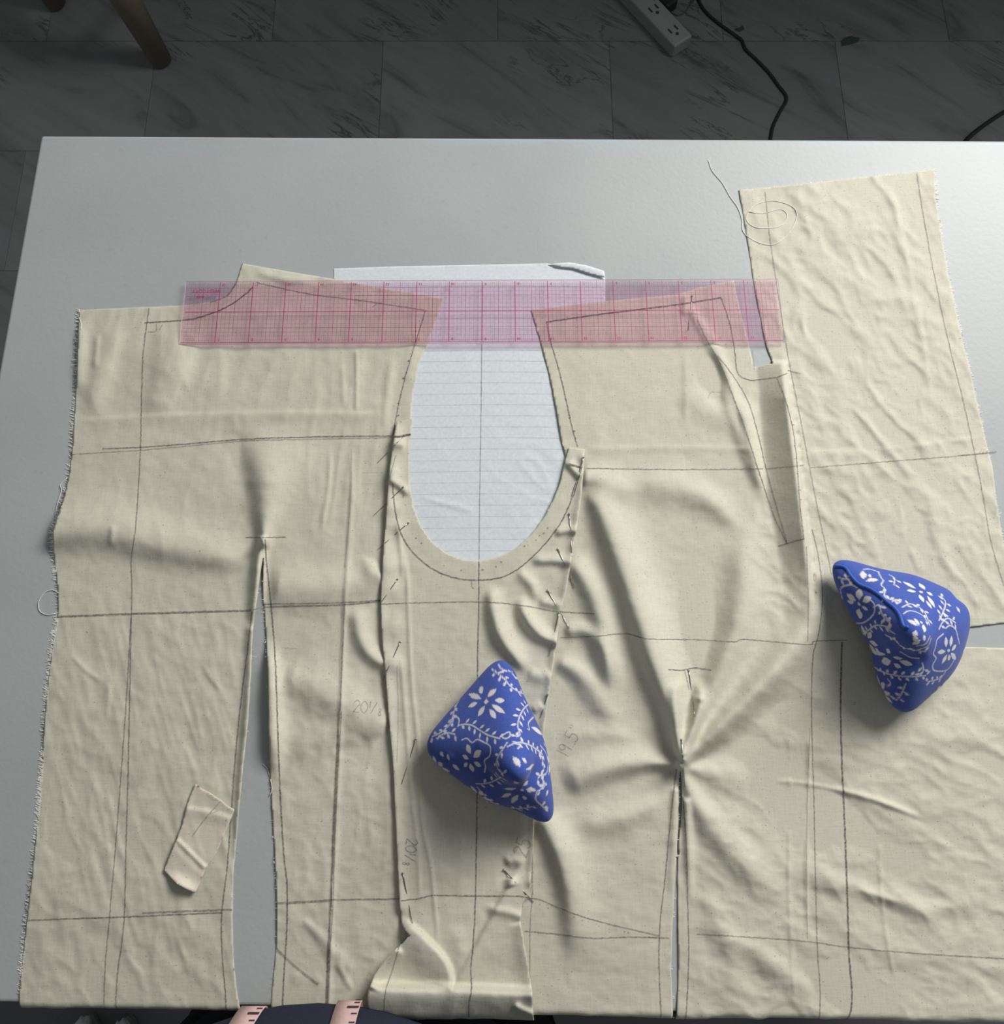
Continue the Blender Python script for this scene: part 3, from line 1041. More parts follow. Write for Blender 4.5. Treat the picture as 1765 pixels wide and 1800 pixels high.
L_EDGE = [(139, 545), (137, 600), (135, 660), (131, 720), (128, 780), (122, 830), (114, 870), (103, 905), (93, 935), (95, 985), (101, 1030), (102, 1075), (93, 1130), (84, 1200), (77, 1280), (72, 1370), (65, 1450), (56, 1540), (48, 1610), (40, 1680), (34, 1745), (34, 1800), (30, 1880)]
L_SLIT_L = [(424, 1880), (424, 1790), (416, 1740), (410, 1680), (409, 1620), (410, 1540), (419, 1430), (428, 1340), (436, 1270), (441, 1190), (444, 1110), (455, 1030), (463, 975)]
L_SLIT_R = [(464, 990), (463, 1020), (463, 1055), (468, 1120), (471, 1190), (472, 1280), (476, 1380), (480, 1450), (484, 1520), (487, 1590), (486, 1660), (480, 1720), (476, 1770), (474, 1880)]
L_TOP = [(722, 735), (726, 690), (736, 640), (752, 600), (768, 560), (780, 523), (690, 509), (584, 490), (500, 476), (426, 463), (415, 497), (400, 518), (370, 531), (318, 537), (240, 540)]
polyL = densify(L_EDGE + L_SLIT_L + L_SLIT_R + [(720, 1880), (728, 1600), (718, 1400), (708, 1200), (700, 1000), (712, 860)] + L_TOP, True, 9, 0.2, 3)
pl = cloth('back_panel', polyL, HL, MUSLIN, bod)
tag(pl, 'left panel of the toile with a long open dart')

M_BOT = [(706, 1625), (719, 1645), (708, 1658), (682, 1682), (658, 1714), (647, 1742), (644, 1775), (644, 1885)]
M_RB = [(918, 1588), (915, 1622), (927, 1690), (936, 1745), (938, 1790), (944, 1885)]
M_NECK = [(1000, 786), (992, 815), (984, 850), (972, 880), (955, 912), (935, 938), (910, 962), (880, 978), (845, 986), (815, 984), (785, 972), (758, 950), (740, 925), (727, 890), (721, 850), (719, 800), (726, 735)]
polyM = densify(ML + M_BOT + M_RB[::-1] + MR[::-1] + M_NECK, True, 8, 0.2, 4)
pm = cloth('side_panel', polyM, HM, MUSLIN, bod)
tag(pm, 'centre underarm panel pinned over its neighbours')

R_POLY = [(933, 545), (1000, 536), (1100, 526), (1190, 518), (1230, 505), (1290, 493), (1300, 540), (1313, 590), (1326, 646), (1338, 642), (1348, 640), (1359, 639), (1347, 606), (1333, 540), (1324, 490), (1312, 410), (1299, 334),
          (1380, 326), (1480, 315), (1590, 303), (1643, 297), (1645, 350), (1655, 410), (1667, 480), (1680, 540), (1692, 600), (1706, 650), (1718, 710), (1732, 770), (1745, 820), (1752, 880), (1762, 940), (1775, 1010), (1800, 1091),
          (1765, 1095), (1700, 1103), (1620, 1113), (1560, 1120), (1560, 1124), (1690, 1137), (1765, 1139), (1850, 1142), (1858, 1400), (1862, 1885)]
R_SLIT = [(1188, 1885), (1190, 1780), (1193, 1700), (1192, 1620), (1191, 1540), (1193, 1480), (1199, 1420), (1198, 1370), (1196, 1352), (1193, 1375), (1193, 1440), (1190, 1500), (1186, 1560), (1182, 1640), (1180, 1700), (1183, 1780), (1182, 1885)]
R_LEFT = [(905, 1885), (900, 1700), (905, 1600), (912, 1440), (925, 1300), (945, 1180), (958, 1080), (972, 1000), (990, 920), (1000, 850), (994, 800), (986, 770), (978, 720), (966, 660), (950, 600)]
polyR = densify(R_POLY + R_SLIT + R_LEFT, True, 9, 0.2, 5)
pr = cloth('front_panel', polyR, HR, MUSLIN, bod)
tag(pr, 'right panel of the toile, folded and creased')

# pencil work ---------------------------------------------------------------
g = Marks(HL)
g.line([(262, 542), (252, 620), (249, 700), (247, 790), (242, 880), (238, 930), (231, 985), (232, 1030), (231, 1080)], 2.0, 0.6)
g.line([(231, 1080), (229, 1110), (223, 1220), (213, 1360), (204, 1480), (192, 1620), (185, 1700), (182, 1790)], 2.0, 0.55)
g.line([(231, 1085), (229, 1180), (226, 1330), (222, 1480), (218, 1620), (207, 1710), (202, 1790)], 2.2, 0.62)
g.line([(254, 567), (290, 565), (330, 562), (356, 556), (398, 540), (430, 518), (445, 504)], 2.2, 0.8)
g.line([(260, 583), (274, 582), (275, 570)], 1.6, 0.5)
g.line([(280, 580), (286, 570)], 1.4, 0.4)
g.line([(122, 799), (170, 796), (250, 791), (330, 784), (430, 775), (545, 772), (690, 769)], 1.8, 0.45)
g.line([(180, 789), (250, 786), (330, 780), (430, 772), (545, 768), (690, 766)], 2.2, 0.65)
g.line([(432, 945), (465, 945), (503, 944)], 1.8, 0.7)
g.line([(100, 1084), (180, 1081), (232, 1079), (340, 1076), (441, 1073)], 3.6, 0.62)
g.line([(444, 1072), (458, 1069)], 2.0, 0.5)
g.line([(463, 1062), (600, 1059), (668, 1055)], 2.2, 0.6)
g.line([(463, 1067), (600, 1063), (668, 1057)], 2.6, 0.65)
g.line([(466, 948), (469, 990), (477, 1070), (484, 1160), (489, 1300), (493, 1400), (499, 1500), (505, 1560), (504, 1640), (499, 1720), (496, 1800)], 2.6, 0.7)
g.line([(443, 1075), (434, 1150), (423, 1240), (414, 1330), (407, 1420), (400, 1520), (390, 1608), (391, 1680), (396, 1740), (399, 1800)], 2.4, 0.62)
g.line([(50, 1618), (120, 1615), (215, 1612), (300, 1608), (390, 1604)], 2.6, 0.6)
g.line([(250, 1605), (320, 1602), (408, 1599)], 3.4, 0.5)
g.line([(487, 1588), (580, 1583)], 4.6, 0.5)
g.line([(580, 1582), (640, 1581), (702, 1580)], 3.0, 0.55)
g.line([(450, 496), (540, 516), (640, 529), (747, 545)], 1.8, 0.6)
g.line([(748, 545), (742, 566), (728, 610), (712, 665), (700, 715), (691, 765)], 1.8, 0.7)
g.dots([(740, 560), (722, 620), (705, 690), (695, 750)], 11)
g.line([(655, 540), (662, 534)], 1.4, 0.5)
g.line([(606, 1060), (602, 1150), (598, 1250)], 2.4, 0.5)
g.line([(598, 1250), (592, 1360), (587, 1470), (583, 1590), (578, 1680), (574, 1800)], 6.0, 0.5)
g.line([(618, 790), (616, 880), (606, 1000)], 1.5, 0.3)
g.line([(486, 1668), (520, 1700), (560, 1731)], 5.0, 0.42)  # diagonal crease: its grey shade drawn in as a stroke
g.line([(500, 1139), (522, 1140)], 1.3, 0.35)
g.write('20a/b', 622, 1230, 21, 6, 1.3, 0.5)
g.line([(415, 498), (400, 519), (370, 532)], 2.0, 0.5)
g.build('pencil_lines', PENCIL, pl)

g = Marks(HM)
g.line([(690, 850), (696, 905), (710, 948), (735, 980), (770, 1005), (813, 1018), (865, 1018), (905, 1004), (950, 965), (985, 920), (1008, 870), (1022, 825)], 2.2, 0.75)
g.line([(842, 987), (842, 1060), (840, 1150), (839, 1300), (838, 1450), (836, 1580), (832, 1660), (828, 1700), (829, 1735), (825, 1765), (824, 1790)], 2.2, 0.72)
g.line([(669, 1062), (720, 1060), (845, 1058), (915, 1064), (983, 1076)], 1.9, 0.62)
g.line([(983, 1075), (990, 1076)], 3, 0.8)
g.line([(705, 1583), (735, 1580), (764, 1574), (835, 1575), (905, 1575), (929, 1578)], 2.4, 0.65)
g.line([(690, 768), (705, 767), (722, 763)], 3.6, 0.95)
g.line([(1000, 816), (1012, 819), (1023, 823)], 3.6, 0.95)
g.line([(698, 1170), (700, 1250), (698, 1340)], 1.6, 0.3)
g.line([(703, 1660), (690, 1705), (678, 1742), (675, 1780)], 2.0, 0.5)
g.line([(829, 1020), (830, 1032), (834, 1034)], 1.4, 0.5)
g.line([(696, 800), (685, 840)], 1.6, 0.4)
g.dots([(706, 830), (713, 895), (742, 962), (790, 998), (842, 1002), (905, 982)], 12, 2.4, 0.6)
g.dots([(965, 930), (920, 965)], 6, 2.6, 0.7)
g.write('20a/b', 735, 1475, 20, 97, 1.5, 0.6)
g.write('25', 900, 1500, 26, -70, 1.5, 0.5)
g.line([(935, 1420), (936, 1500), (933, 1570)], 1.5, 0.5)
g.build('pencil_lines', PENCIL, pm)

g = Marks(HR)
g.line([(961, 566), (968, 600), (980, 640), (990, 680), (1000, 725), (1008, 760), (1016, 785)], 2.0, 0.72)
g.dots([(975, 620), (1000, 725), (1014, 780)], 9, 2.6, 0.7)
g.line([(960, 566), (1050, 553), (1130, 543), (1200, 534), (1268, 523)], 2.4, 0.85)
g.line([(1268, 523), (1282, 565), (1291, 610), (1297, 655), (1318, 668), (1335, 667)], 1.8, 0.7)
g.line([(1323, 615), (1326, 650)], 1.4, 0.45)
g.line([(1031, 823), (1150, 825), (1250, 825), (1342, 824)], 1.9, 0.6)
g.line([(1425, 822), (1500, 816), (1600, 808), (1712, 799), (1752, 794)], 1.8, 0.5)
g.line([(1690, 800), (1752, 794)], 2.0, 0.35)
g.line([(1226, 562), (1240, 592), (1266, 640), (1290, 700), (1312, 760), (1338, 840), (1360, 905), (1383, 955)], 1.8, 0.62)
g.line([(1262, 625), (1290, 662), (1315, 705), (1332, 760), (1346, 820), (1362, 880), (1384, 956)], 1.8, 0.62)
g.line([(985, 1121), (1050, 1118), (1100, 1114), (1140, 1123), (1220, 1124), (1290, 1128), (1312, 1124), (1420, 1133), (1432, 1127), (1490, 1125)], 1.7, 0.62)
g.line([(989, 1076), (1015, 1077), (1045, 1079)], 2.2, 0.6)
g.line([(1175, 1177), (1200, 1178), (1222, 1174), (1250, 1178)], 1.8, 0.75)
g.line([(1385, 651), (1408, 657)], 1.6, 0.6)
g.line([(1345, 337), (1354, 420), (1364, 490), (1378, 580), (1392, 660), (1410, 750), (1425, 830), (1441, 910), (1455, 975), (1462, 1010)], 1.7, 0.5)
g.line([(1612, 305), (1622, 370), (1640, 470), (1665, 590), (1690, 690), (1714, 798), (1728, 870), (1742, 950), (1765, 1030)], 1.8, 0.5)
g.line([(1480, 1128), (1478, 1230), (1480, 1330), (1486, 1470), (1490, 1580), (1493, 1680), (1498, 1740), (1497, 1770), (1490, 1800)], 3.0, 0.8)
g.line([(1428, 930), (1440, 985), (1446, 1050), (1440, 1110), (1429, 1160), (1427, 1260), (1431, 1400), (1433, 1500), (1437, 1660), (1442, 1740), (1441, 1800)], 1.9, 0.55)
g.line([(1424, 1280), (1419, 1420), (1418, 1560), (1420, 1650)], 1.4, 0.35)
g.line([(1418, 960), (1421, 1060), (1420, 1128)], 1.5, 0.45)
g.line([(1189, 1352), (1178, 1450), (1170, 1540), (1161, 1620), (1159, 1700), (1163, 1800)], 2.0, 0.62)
g.line([(1200, 1400), (1206, 1480), (1209, 1580), (1211, 1680), (1206, 1800)], 2.0, 0.62)
g.line([(922, 1577), (950, 1582), (985, 1597), (1030, 1613), (1090, 1629), (1160, 1645)], 2.0, 0.6)
g.dots([(950, 1590), (1060, 1630), (1120, 1640)], 10, 2.2, 0.5)
g.line([(922, 1637), (970, 1641), (1040, 1649), (1110, 1647), (1177, 1649)], 2.2, 0.6)
g.line([(1225, 1642), (1330, 1648), (1420, 1655), (1493, 1665), (1600, 1675), (1765, 1685), (1850, 1690)], 2.2, 0.5)
g.line([(937, 1435), (936, 1560), (932, 1640), (931, 1800)], 1.6, 0.5)
g.line([(1245, 700), (1250, 690), (1268, 689)], 1.2, 0.35)
g.line([(1722, 796), (1727, 788)], 1.2, 0.35)
g.line([(1728, 796), (1731, 789)], 1.2, 0.35)
g.write('19.5"', 975, 1325, 24, -62, 1.4, 0.48)
g.line([(1204, 1180), (1212, 1213)], 1.6, 0.5)
g.line([(1335, 667), (1365, 663), (1384, 656)], 1.8, 0.65)
g.line([(1366, 664), (1380, 700), (1392, 745), (1400, 800), (1406, 880), (1414, 950)], 1.7, 0.6)
g.dots([(1370, 670), (1392, 745), (1402, 830), (1408, 900)], 9, 2.0, 0.6)
g.line([(1368, 960), (1385, 955), (1413, 947)], 1.9, 0.7)
g.line([(1346, 824), (1380, 821), (1413, 818)], 1.8, 0.55)
g.build('pencil_lines', PENCIL, pr)

fray(L_EDGE[:-2], HL, 2300, 4, 11, pl, 1, 1.0, 2)
fray([(1643, 297), (1655, 410), (1680, 540), (1706, 650), (1732, 770), (1752, 880), (1765, 960)], HR, 1000, 3, 7, pr, -1, 1.0, 7)
fray([(1300, 334), (1480, 315), (1643, 297)], HR, 260, 2, 4, pr, -1, 0.9, 8)

fray(L_SLIT_R[1:-1], HL, 120, 4, 17, pl, -1, 0.8, 12)
fray(L_SLIT_L[1:-1], HL, 60, 3, 11, pl, 1, 0.8, 13)
fray(R_SLIT[8:17], HR, 40, 4, 13, pr, 1, 0.8, 14)

# ------------------------------------------------------------------ pins
HTOP = {'M': HM, 'L': HL, 'R': HR}


def top_h(u, v):
    m = in_poly(polyM, np.array([u]), np.array([v]))[0]
    if m:
        return float(sample(HM, u, v))
    if in_poly(polyR, np.array([u]), np.array([v]))[0]:
        return float(sample(HR, u, v))
    return float(sample(HL, u, v))


PINS = [
    ((711, 765), (664, 813), 'steel pin at the top of the left seam, level with the chest pencil line'),
    ((709, 856), (657, 906), 'second steel pin down the left seam, beside the ruled paper'),
    ((718, 919), (664, 966), 'third steel pin down the left seam, lying longest across the cloth edge'),
    ((699, 1018), (668, 1062), 'fourth steel pin down the left seam, just above the hip pencil line'),
    ((704, 1128), (673, 1195), 'fifth steel pin down the left seam, below the hip pencil line'),
    ((731, 1299), (706, 1378), 'steel pin on the left seam beside the middle blue pattern weight'),
    ((708, 1535), (725, 1623), 'lowest steel pin of the left seam, crossing the waist pencil line'),
    ((1026, 804), (1005, 872), 'steel pin at the top of the right seam beside the dark tick'),
    ((1001, 903), (1006, 979), 'second steel pin down the right seam, upright beside the neck curve'),
    ((981, 965), (1010, 1033), 'third steel pin down the right seam, slanting below the neck curve'),
    ((963, 1038), (1001, 1104), 'shiny steel pin crossing the hip pencil line on the right seam'),
    ((983, 1077), (965, 1153), 'dark steel pin leaning left just below the right seam crossing'),
    ((963, 1221), (950, 1262), 'steel pin on the right seam beside the middle blue pattern weight'),
    ((1211, 1178), (1221, 1259), 'upper steel pin closing the short dart of the right panel'),
    ((1198, 1300), (1204, 1384), 'steel pin at the pinched point of the right panel'),
    ((886, 1529), (938, 1586), 'steel pin holding the tuck near the bottom of the centre panel'),
    ((1217, 520), (1210, 581), 'steel pin under the clear ruler at the shoulder pucker'),
]
for (a, b, lab) in PINS:
    ha, hb = top_h(*a) + 0.75, top_h(*b) + 0.6
    mid = []
    for k in range(9):
        t = k / 8
        u, v = a[0] + (b[0] - a[0]) * t, a[1] + (b[1] - a[1]) * t
        # dives under the cloth in the middle, shows at both ends
        under = math.exp(-((t - 0.52) / 0.14) ** 2)
        h = top_h(u, v) + 0.55 - 1.3 * under
        mid.append(place(u, v, h))
    e = empty('dressmaker_pin', mid[0].tolist())
    tag(e, lab, 'pin', 'pins in the muslin seams')
    V, Fc = tube_geo([Vector(p) for p in mid], 0.00034, 6, 0.00020)
    sh_ = mesh_obj('shaft', V, Fc, STEEL, smooth=True)
    bm = bmesh.new()
    bmesh.ops.create_uvsphere(bm, u_segments=8, v_segments=6, radius=0.0008)
    for v in bm.verts:
        v.co += Vector(mid[0])
    hd = bm_obj('head', bm, PINHEAD, smooth=True)
    adopt(e, sh_, hd)

# ------------------------------------------------------------------ scrap of muslin
HS = 1.6 + HL * 0.6 + 0.0 * UU
ridge(HS, [(355, 1380), (420, 1425)], 10, 0.8)
bump(HS, 318, 1558, 26, 12, 5.0, 30)
ridge(HS, [(310, 1475), (361, 1526)], 3.5, 1.2, 0.02, 0.02)
ridge(HS, [(326, 1422), (365, 1428), (405, 1440)], 4, 0.9, 0.02, 0.02, kd=3)
HS += np.clip((VV - 0.35 * UU - 1420) / 40.0, -1, 1) * -0.9 * boxmask(280, 420, 1370, 1580, 5)
HS += np.clip((VV - 0.95 * UU - 1190) / 14.0, -1, 1) * 0.7 * boxmask(280, 420, 1370, 1580, 5)
es = empty('muslin_scrap', P(350, 1475, T))
tag(es, 'small torn scrap of creased muslin lying on the left panel', 'fabric')
ps = cloth('cloth', densify([(343, 1378), (375, 1398), (412, 1423), (404, 1445), (380, 1500), (362, 1528), (343, 1570), (325, 1562), (305, 1548), (293, 1535), (288, 1531), (300, 1500), (320, 1450), (327, 1420)], True, 8, 0.5, 9), HS, MUSLIN_SCRAP, es)
g = Marks(HS)
g.line([(388, 1408), (360, 1440), (338, 1470)], 1.6, 0.4)
g.line([(384, 1425), (370, 1430)], 1.4, 0.3)
g.build('pencil_lines', PENCIL, ps)

# ------------------------------------------------------------------ loose threads
def thread(name, pts, hf, r, lab, lift=0.22, closed=False):
    pp = catmull(pts, 5)
    ps3 = [place(u, v, float(hf(u, v)) + lift) for (u, v) in pp]
    V, Fc = tube_geo([Vector(p) for p in ps3], r, 5)
    o = mesh_obj(name, V, Fc, THREAD, smooth=True)
    tag(o, lab, 'thread')
    return o


hR = lambda u, v: sample(HR, u, v) if in_poly(polyR, np.array([u]), np.array([v]))[0] else 0.2
thread('loose_thread', [(1245, 281), (1252, 300), (1270, 322), (1283, 345), (1297, 365), (1304, 385), (1307, 408), (1330, 425), (1360, 430), (1385, 412), (1400, 385), (1395, 365), (1360, 353), (1325, 362), (1312, 385), (1330, 400), (1370, 398), (1384, 380), (1372, 368), (1340, 375), (1315, 372)], hR, 0.00026, 'cream thread tangled on the top left corner of the right panel')
h0 = lambda u, v: max(0.3, float(sample(HL, u, v)) if in_poly(polyL, np.array([u]), np.array([v]))[0] else 0.3)
thread('loose_thread', [(103, 1042), (92, 1037), (78, 1042), (68, 1058), (70, 1074), (84, 1081), (98, 1078)], h0, 0.00024, 'white thread loop sticking out at the left torn edge')
thread('loose_thread', [(118, 840), (106, 852), (108, 862), (101, 885), (97, 908)], h0, 0.00026, 'white thread end curling along the left torn edge above the loop')
thread('loose_thread', [(140, 543), (138, 556), (142, 566), (142, 580)], h0, 0.00022, 'white thread hanging off the top left corner of the left panel')
thread('loose_thread', [(462, 1343), (470, 1352), (476, 1372), (478, 1388), (473, 1400)], h0, 0.00024, 'thread curling out of the open dart at its widest bend')

# ------------------------------------------------------------------ clear ruler
def ruler_mat():
    m = bpy.data.materials.new('pink_clear_acrylic')
    m.use_nodes = True
    n = m.node_tree
    n.nodes.remove(n.nodes['Principled BSDF'])
    out = n.nodes['Material Output']
    tr = N(n, 'ShaderNodeBsdfTransparent')
    tr.inputs[0].default_value = (0.90, 0.74, 0.83, 1)
    gl = N(n, 'ShaderNodeBsdfGlossy', Roughness=0.22)
    gl.inputs[0].default_value = (1, 0.97, 1, 1)
    fr = N(n, 'ShaderNodeFresnel', IOR=1.45)
    ge = N(n, 'ShaderNodeNewGeometry')
    inv = N(n, 'ShaderNodeMath', operation='SUBTRACT')
    inv.inputs[0].default_value = 1.0
    n.links.new(ge.outputs['Backfacing'], inv.inputs[1])
    fm = N(n, 'ShaderNodeMath', operation='MULTIPLY')
    n.links.new(fr.outputs[0], fm.inputs[0])
    n.links.new(inv.outputs[0], fm.inputs[1])
    tc = N(n, 'ShaderNodeTexCoord')
    no = N(n, 'ShaderNodeTexNoise', Scale=60.0, Detail=2.0)
    n.links.new(tc.outputs['Object'], no.inputs['Vector'])
    r = ramp(n, no.outputs['Fac'], [(0.3, (0.975, 0.905, 0.945)), (0.7, (0.99, 0.92, 0.96))])
    n.links.new(r.outputs[0], tr.inputs[0])
    mx = N(n, 'ShaderNodeMixShader')
    n.links.new(fm.outputs[0], mx.inputs[0])
    n.links.new(tr.outputs[0], mx.inputs[1])
    n.links.new(gl.outputs[0], mx.inputs[2])
    n.links.new(mx.outputs[0], out.inputs[0])
    return m


def alpha_mat(name, col, alpha):
    m, n, b = nt(name)
    b.inputs['Base Color'].default_value = (*col, 1)
    b.inputs['Roughness'].default_value = 0.5
    b.inputs['Alpha'].default_value = alpha
    return m


RH = 0.0036      # underside of the ruler above the table
q = [P(315, 606, T + RH), P(1380, 602, T + RH), P(1367, 490, T + RH), P(327, 495, T + RH)]
rc = (q[0] + q[1] + q[2] + q[3]) / 4
xd = ((q[1] - q[0]) + (q[2] - q[3])).normalized()
yd = Vector((-xd.y, xd.x, 0))
RL = ((q[1] - q[0]).length + (q[2] - q[3]).length) / 2
RWd = ((q[3] - q[0]).length + (q[2] - q[1]).length) / 2
print('ruler', RL / 0.0254, RWd / 0.0254)
er = empty('clear_ruler', rc)
er.rotation_euler = (0, 0, math.atan2(xd.y, xd.x))
tag(er, 'long transparent pink plastic ruler with a red grid, lying across the shoulders', 'ruler')
RM = ruler_mat()
bm = box_bm(bmesh.new(), -RL / 2, RL / 2, -RWd / 2, RWd / 2, 0, 0.0011, 0.0003, 1)
rb_ = bm_obj('body', bm, RM, er)
rb_.data.materials.append(alpha_mat('acrylic_edge', (0.62, 0.50, 0.58), 0.55))
for p_ in rb_.data.polygons:
    if abs(p_.normal.z) < 0.9:
        p_.material_index = 1
IN = RWd / 2.0
NI = 18


def lines_mesh(name, segs, mat, z=0.00125):
    V, Fc = [], []
    for (x0, y0, x1, y1, w) in segs:
        a, b = Vector((x0, y0, z)), Vector((x1, y1, z))
        d = (b - a).normalized()
        n_ = Vector((-d.y, d.x, 0)) * w / 2
        i = len(V)
        V += [a + n_, a - n_, b - n_, b + n_]
        Fc.append((i, i + 1, i + 2, i + 3))
    return mesh_obj(name, V, Fc, mat, er)


INX = (RL - 0.004) / NI
x_of = lambda k: -RL / 2 + 0.002 + k * INX
fine_s, half_s, inch_s = [], [], []
for k in range(1, NI * 8):
    x = x_of(k / 8)
    if k % 8 == 0:
        inch_s.append((x, -RWd / 2 + 0.0015, x, RWd / 2 - 0.0015, 0.00075))
    elif k % 4 == 0:
        half_s.append((x, -RWd / 2 + 0.0015, x, RWd / 2 - 0.0015, 0.00042))
    else:
        fine_s.append((x, -RWd / 2 + 0.002, x, RWd / 2 - 0.002, 0.00026))
for k in range(1, 16):
    y = -RWd / 2 + k * RWd / 16
    if k == 8:
        inch_s.append((-RL / 2 + 0.002, y, RL / 2 - 0.002, y, 0.00075))
    elif k % 4 == 0:
        half_s.append((-RL / 2 + 0.002, y, RL / 2 - 0.002, y, 0.00045))
    else:
        fine_s.append((-RL / 2 + 0.003, y, RL / 2 - 0.003, y, 0.00026))
# sixteenths along the two long edges
for k in range(1, NI * 16, 2):
    x = x_of(k / 16)
    fine_s.append((x, RWd / 2 - 0.0062, x, RWd / 2 - 0.0015, 0.0002))
    fine_s.append((x, -RWd / 2 + 0.0015, x, -RWd / 2 + 0.0062, 0.0002))
inch_s.append((-RL / 2 + 0.001, -RWd / 2 + 0.0012, RL / 2 - 0.001, -RWd / 2 + 0.0012, 0.0006))
lines_mesh('fine_grid', fine_s, alpha_mat('grid_violet', (0.17, 0.07, 0.14), 0.5))
lines_mesh('half_inch_lines', half_s, alpha_mat('grid_magenta', (0.28, 0.05, 0.14), 0.65))
lines_mesh('inch_lines', inch_s, alpha_mat('grid_red', (0.40, 0.02, 0.14), 0.8))


def text_mesh(body, size):
    cu_ = bpy.data.curves.new('lettering', 'FONT')
    cu_.body = body
    cu_.size = size
    cu_.offset = 0.00010
    cu_.align_x = 'CENTER'
    cu_.align_y = 'CENTER'
    ob = bpy.data.objects.new('lettering', cu_)
    C.objects.link(ob)
    bpy.context.view_layer.update()
    me = bpy.data.meshes.new_from_object(ob.evaluated_get(bpy.context.evaluated_depsgraph_get()))
    bpy.data.objects.remove(ob)
    vs = [v.co.copy() for v in me.vertices]
    fs = [tuple(p.vertices) for p in me.polygons]
    bpy.data.meshes.remove(me)
    return vs, fs


LV, LF = [], []


def put_text(body, size, x, y, ang=180, z=0.0013):
    vs, fs = text_mesh(body, size)
    i = len(LV)
    R_ = Matrix.Rotation(math.radians(ang), 3, 'Z')
    for v in vs:
        p = R_ @ v
        LV.append((p.x + x, p.y + y, z))
    for f_ in fs:
        LF.append(tuple(i + k for k in f_))


put_text('WESTCOTT', 0.0040, x_of(0.58), RWd / 2 - 0.0088)
put_text('B-85', 0.0030, x_of(0.42), RWd / 2 - 0.0135)
for k in range(1, NI):
    put_text(str(NI - k), 0.0030, x_of(k) + 0.0028, RWd / 2 - 0.0035)
    put_text(str(k), 0.0030, x_of(k) + 0.0028, -RWd / 2 + 0.0035)
tag(mesh_obj('lettering', LV, LF, alpha_mat('print_red', (0.42, 0.02, 0.12), 0.9), er), 'red maker name and inch numerals, upside down', kind='stuff')

# ------------------------------------------------------------------ pattern weights
def floral_mat():
    m, n, b = nt('blue_floral_cotton')
    b.inputs['Roughness'].default_value = 0.85
    b.inputs['Specular IOR Level'].default_value = 0.2
    b.inputs['Sheen Weight'].default_value = 0.15
    at = N(n, 'ShaderNodeAttribute', attribute_name='print')
    tc = N(n, 'ShaderNodeTexCoord')
    no = N(n, 'ShaderNodeTexNoise', Scale=1500.0, Detail=2.0)
    n.links.new(tc.outputs['Object'], no.inputs['Vector'])
    blue = ramp(n, no.outputs['Fac'], [(0.3, (0.043, 0.078, 0.32)), (0.7, (0.064, 0.115, 0.43))])
    white = ramp(n, no.outputs['Fac'], [(0.3, (0.60, 0.58, 0.60)), (0.7, (0.76, 0.74, 0.74))])
    c = mixc(n, at.outputs['Fac'], blue.outputs[0], white.outputs[0])
    n.links.new(c, b.inputs['Base Color'])
    bp = N(n, 'ShaderNodeBump', Strength=0.25, Distance=0.0006)
    n.links.new(no.outputs['Fac'], bp.inputs['Height'])
    n.links.new(bp.outputs[0], b.inputs['Normal'])
    return m


FLORAL = floral_mat()
PIPING = plain('bright_blue_piping', (0.03, 0.11, 0.50), 0.6)


def ico_data(sub):
    bm = bmesh.new()
    bmesh.ops.create_icosphere(bm, subdivisions=sub, radius=1.0)
    v = np.array([x.co[:] for x in bm.verts])
    f_ = np.array([[l.index for l in p.verts] for p in bm.faces])
    bm.free()
    return v / np.linalg.norm(v, axis=1)[:, None], f_


ICO = ico_data(7)


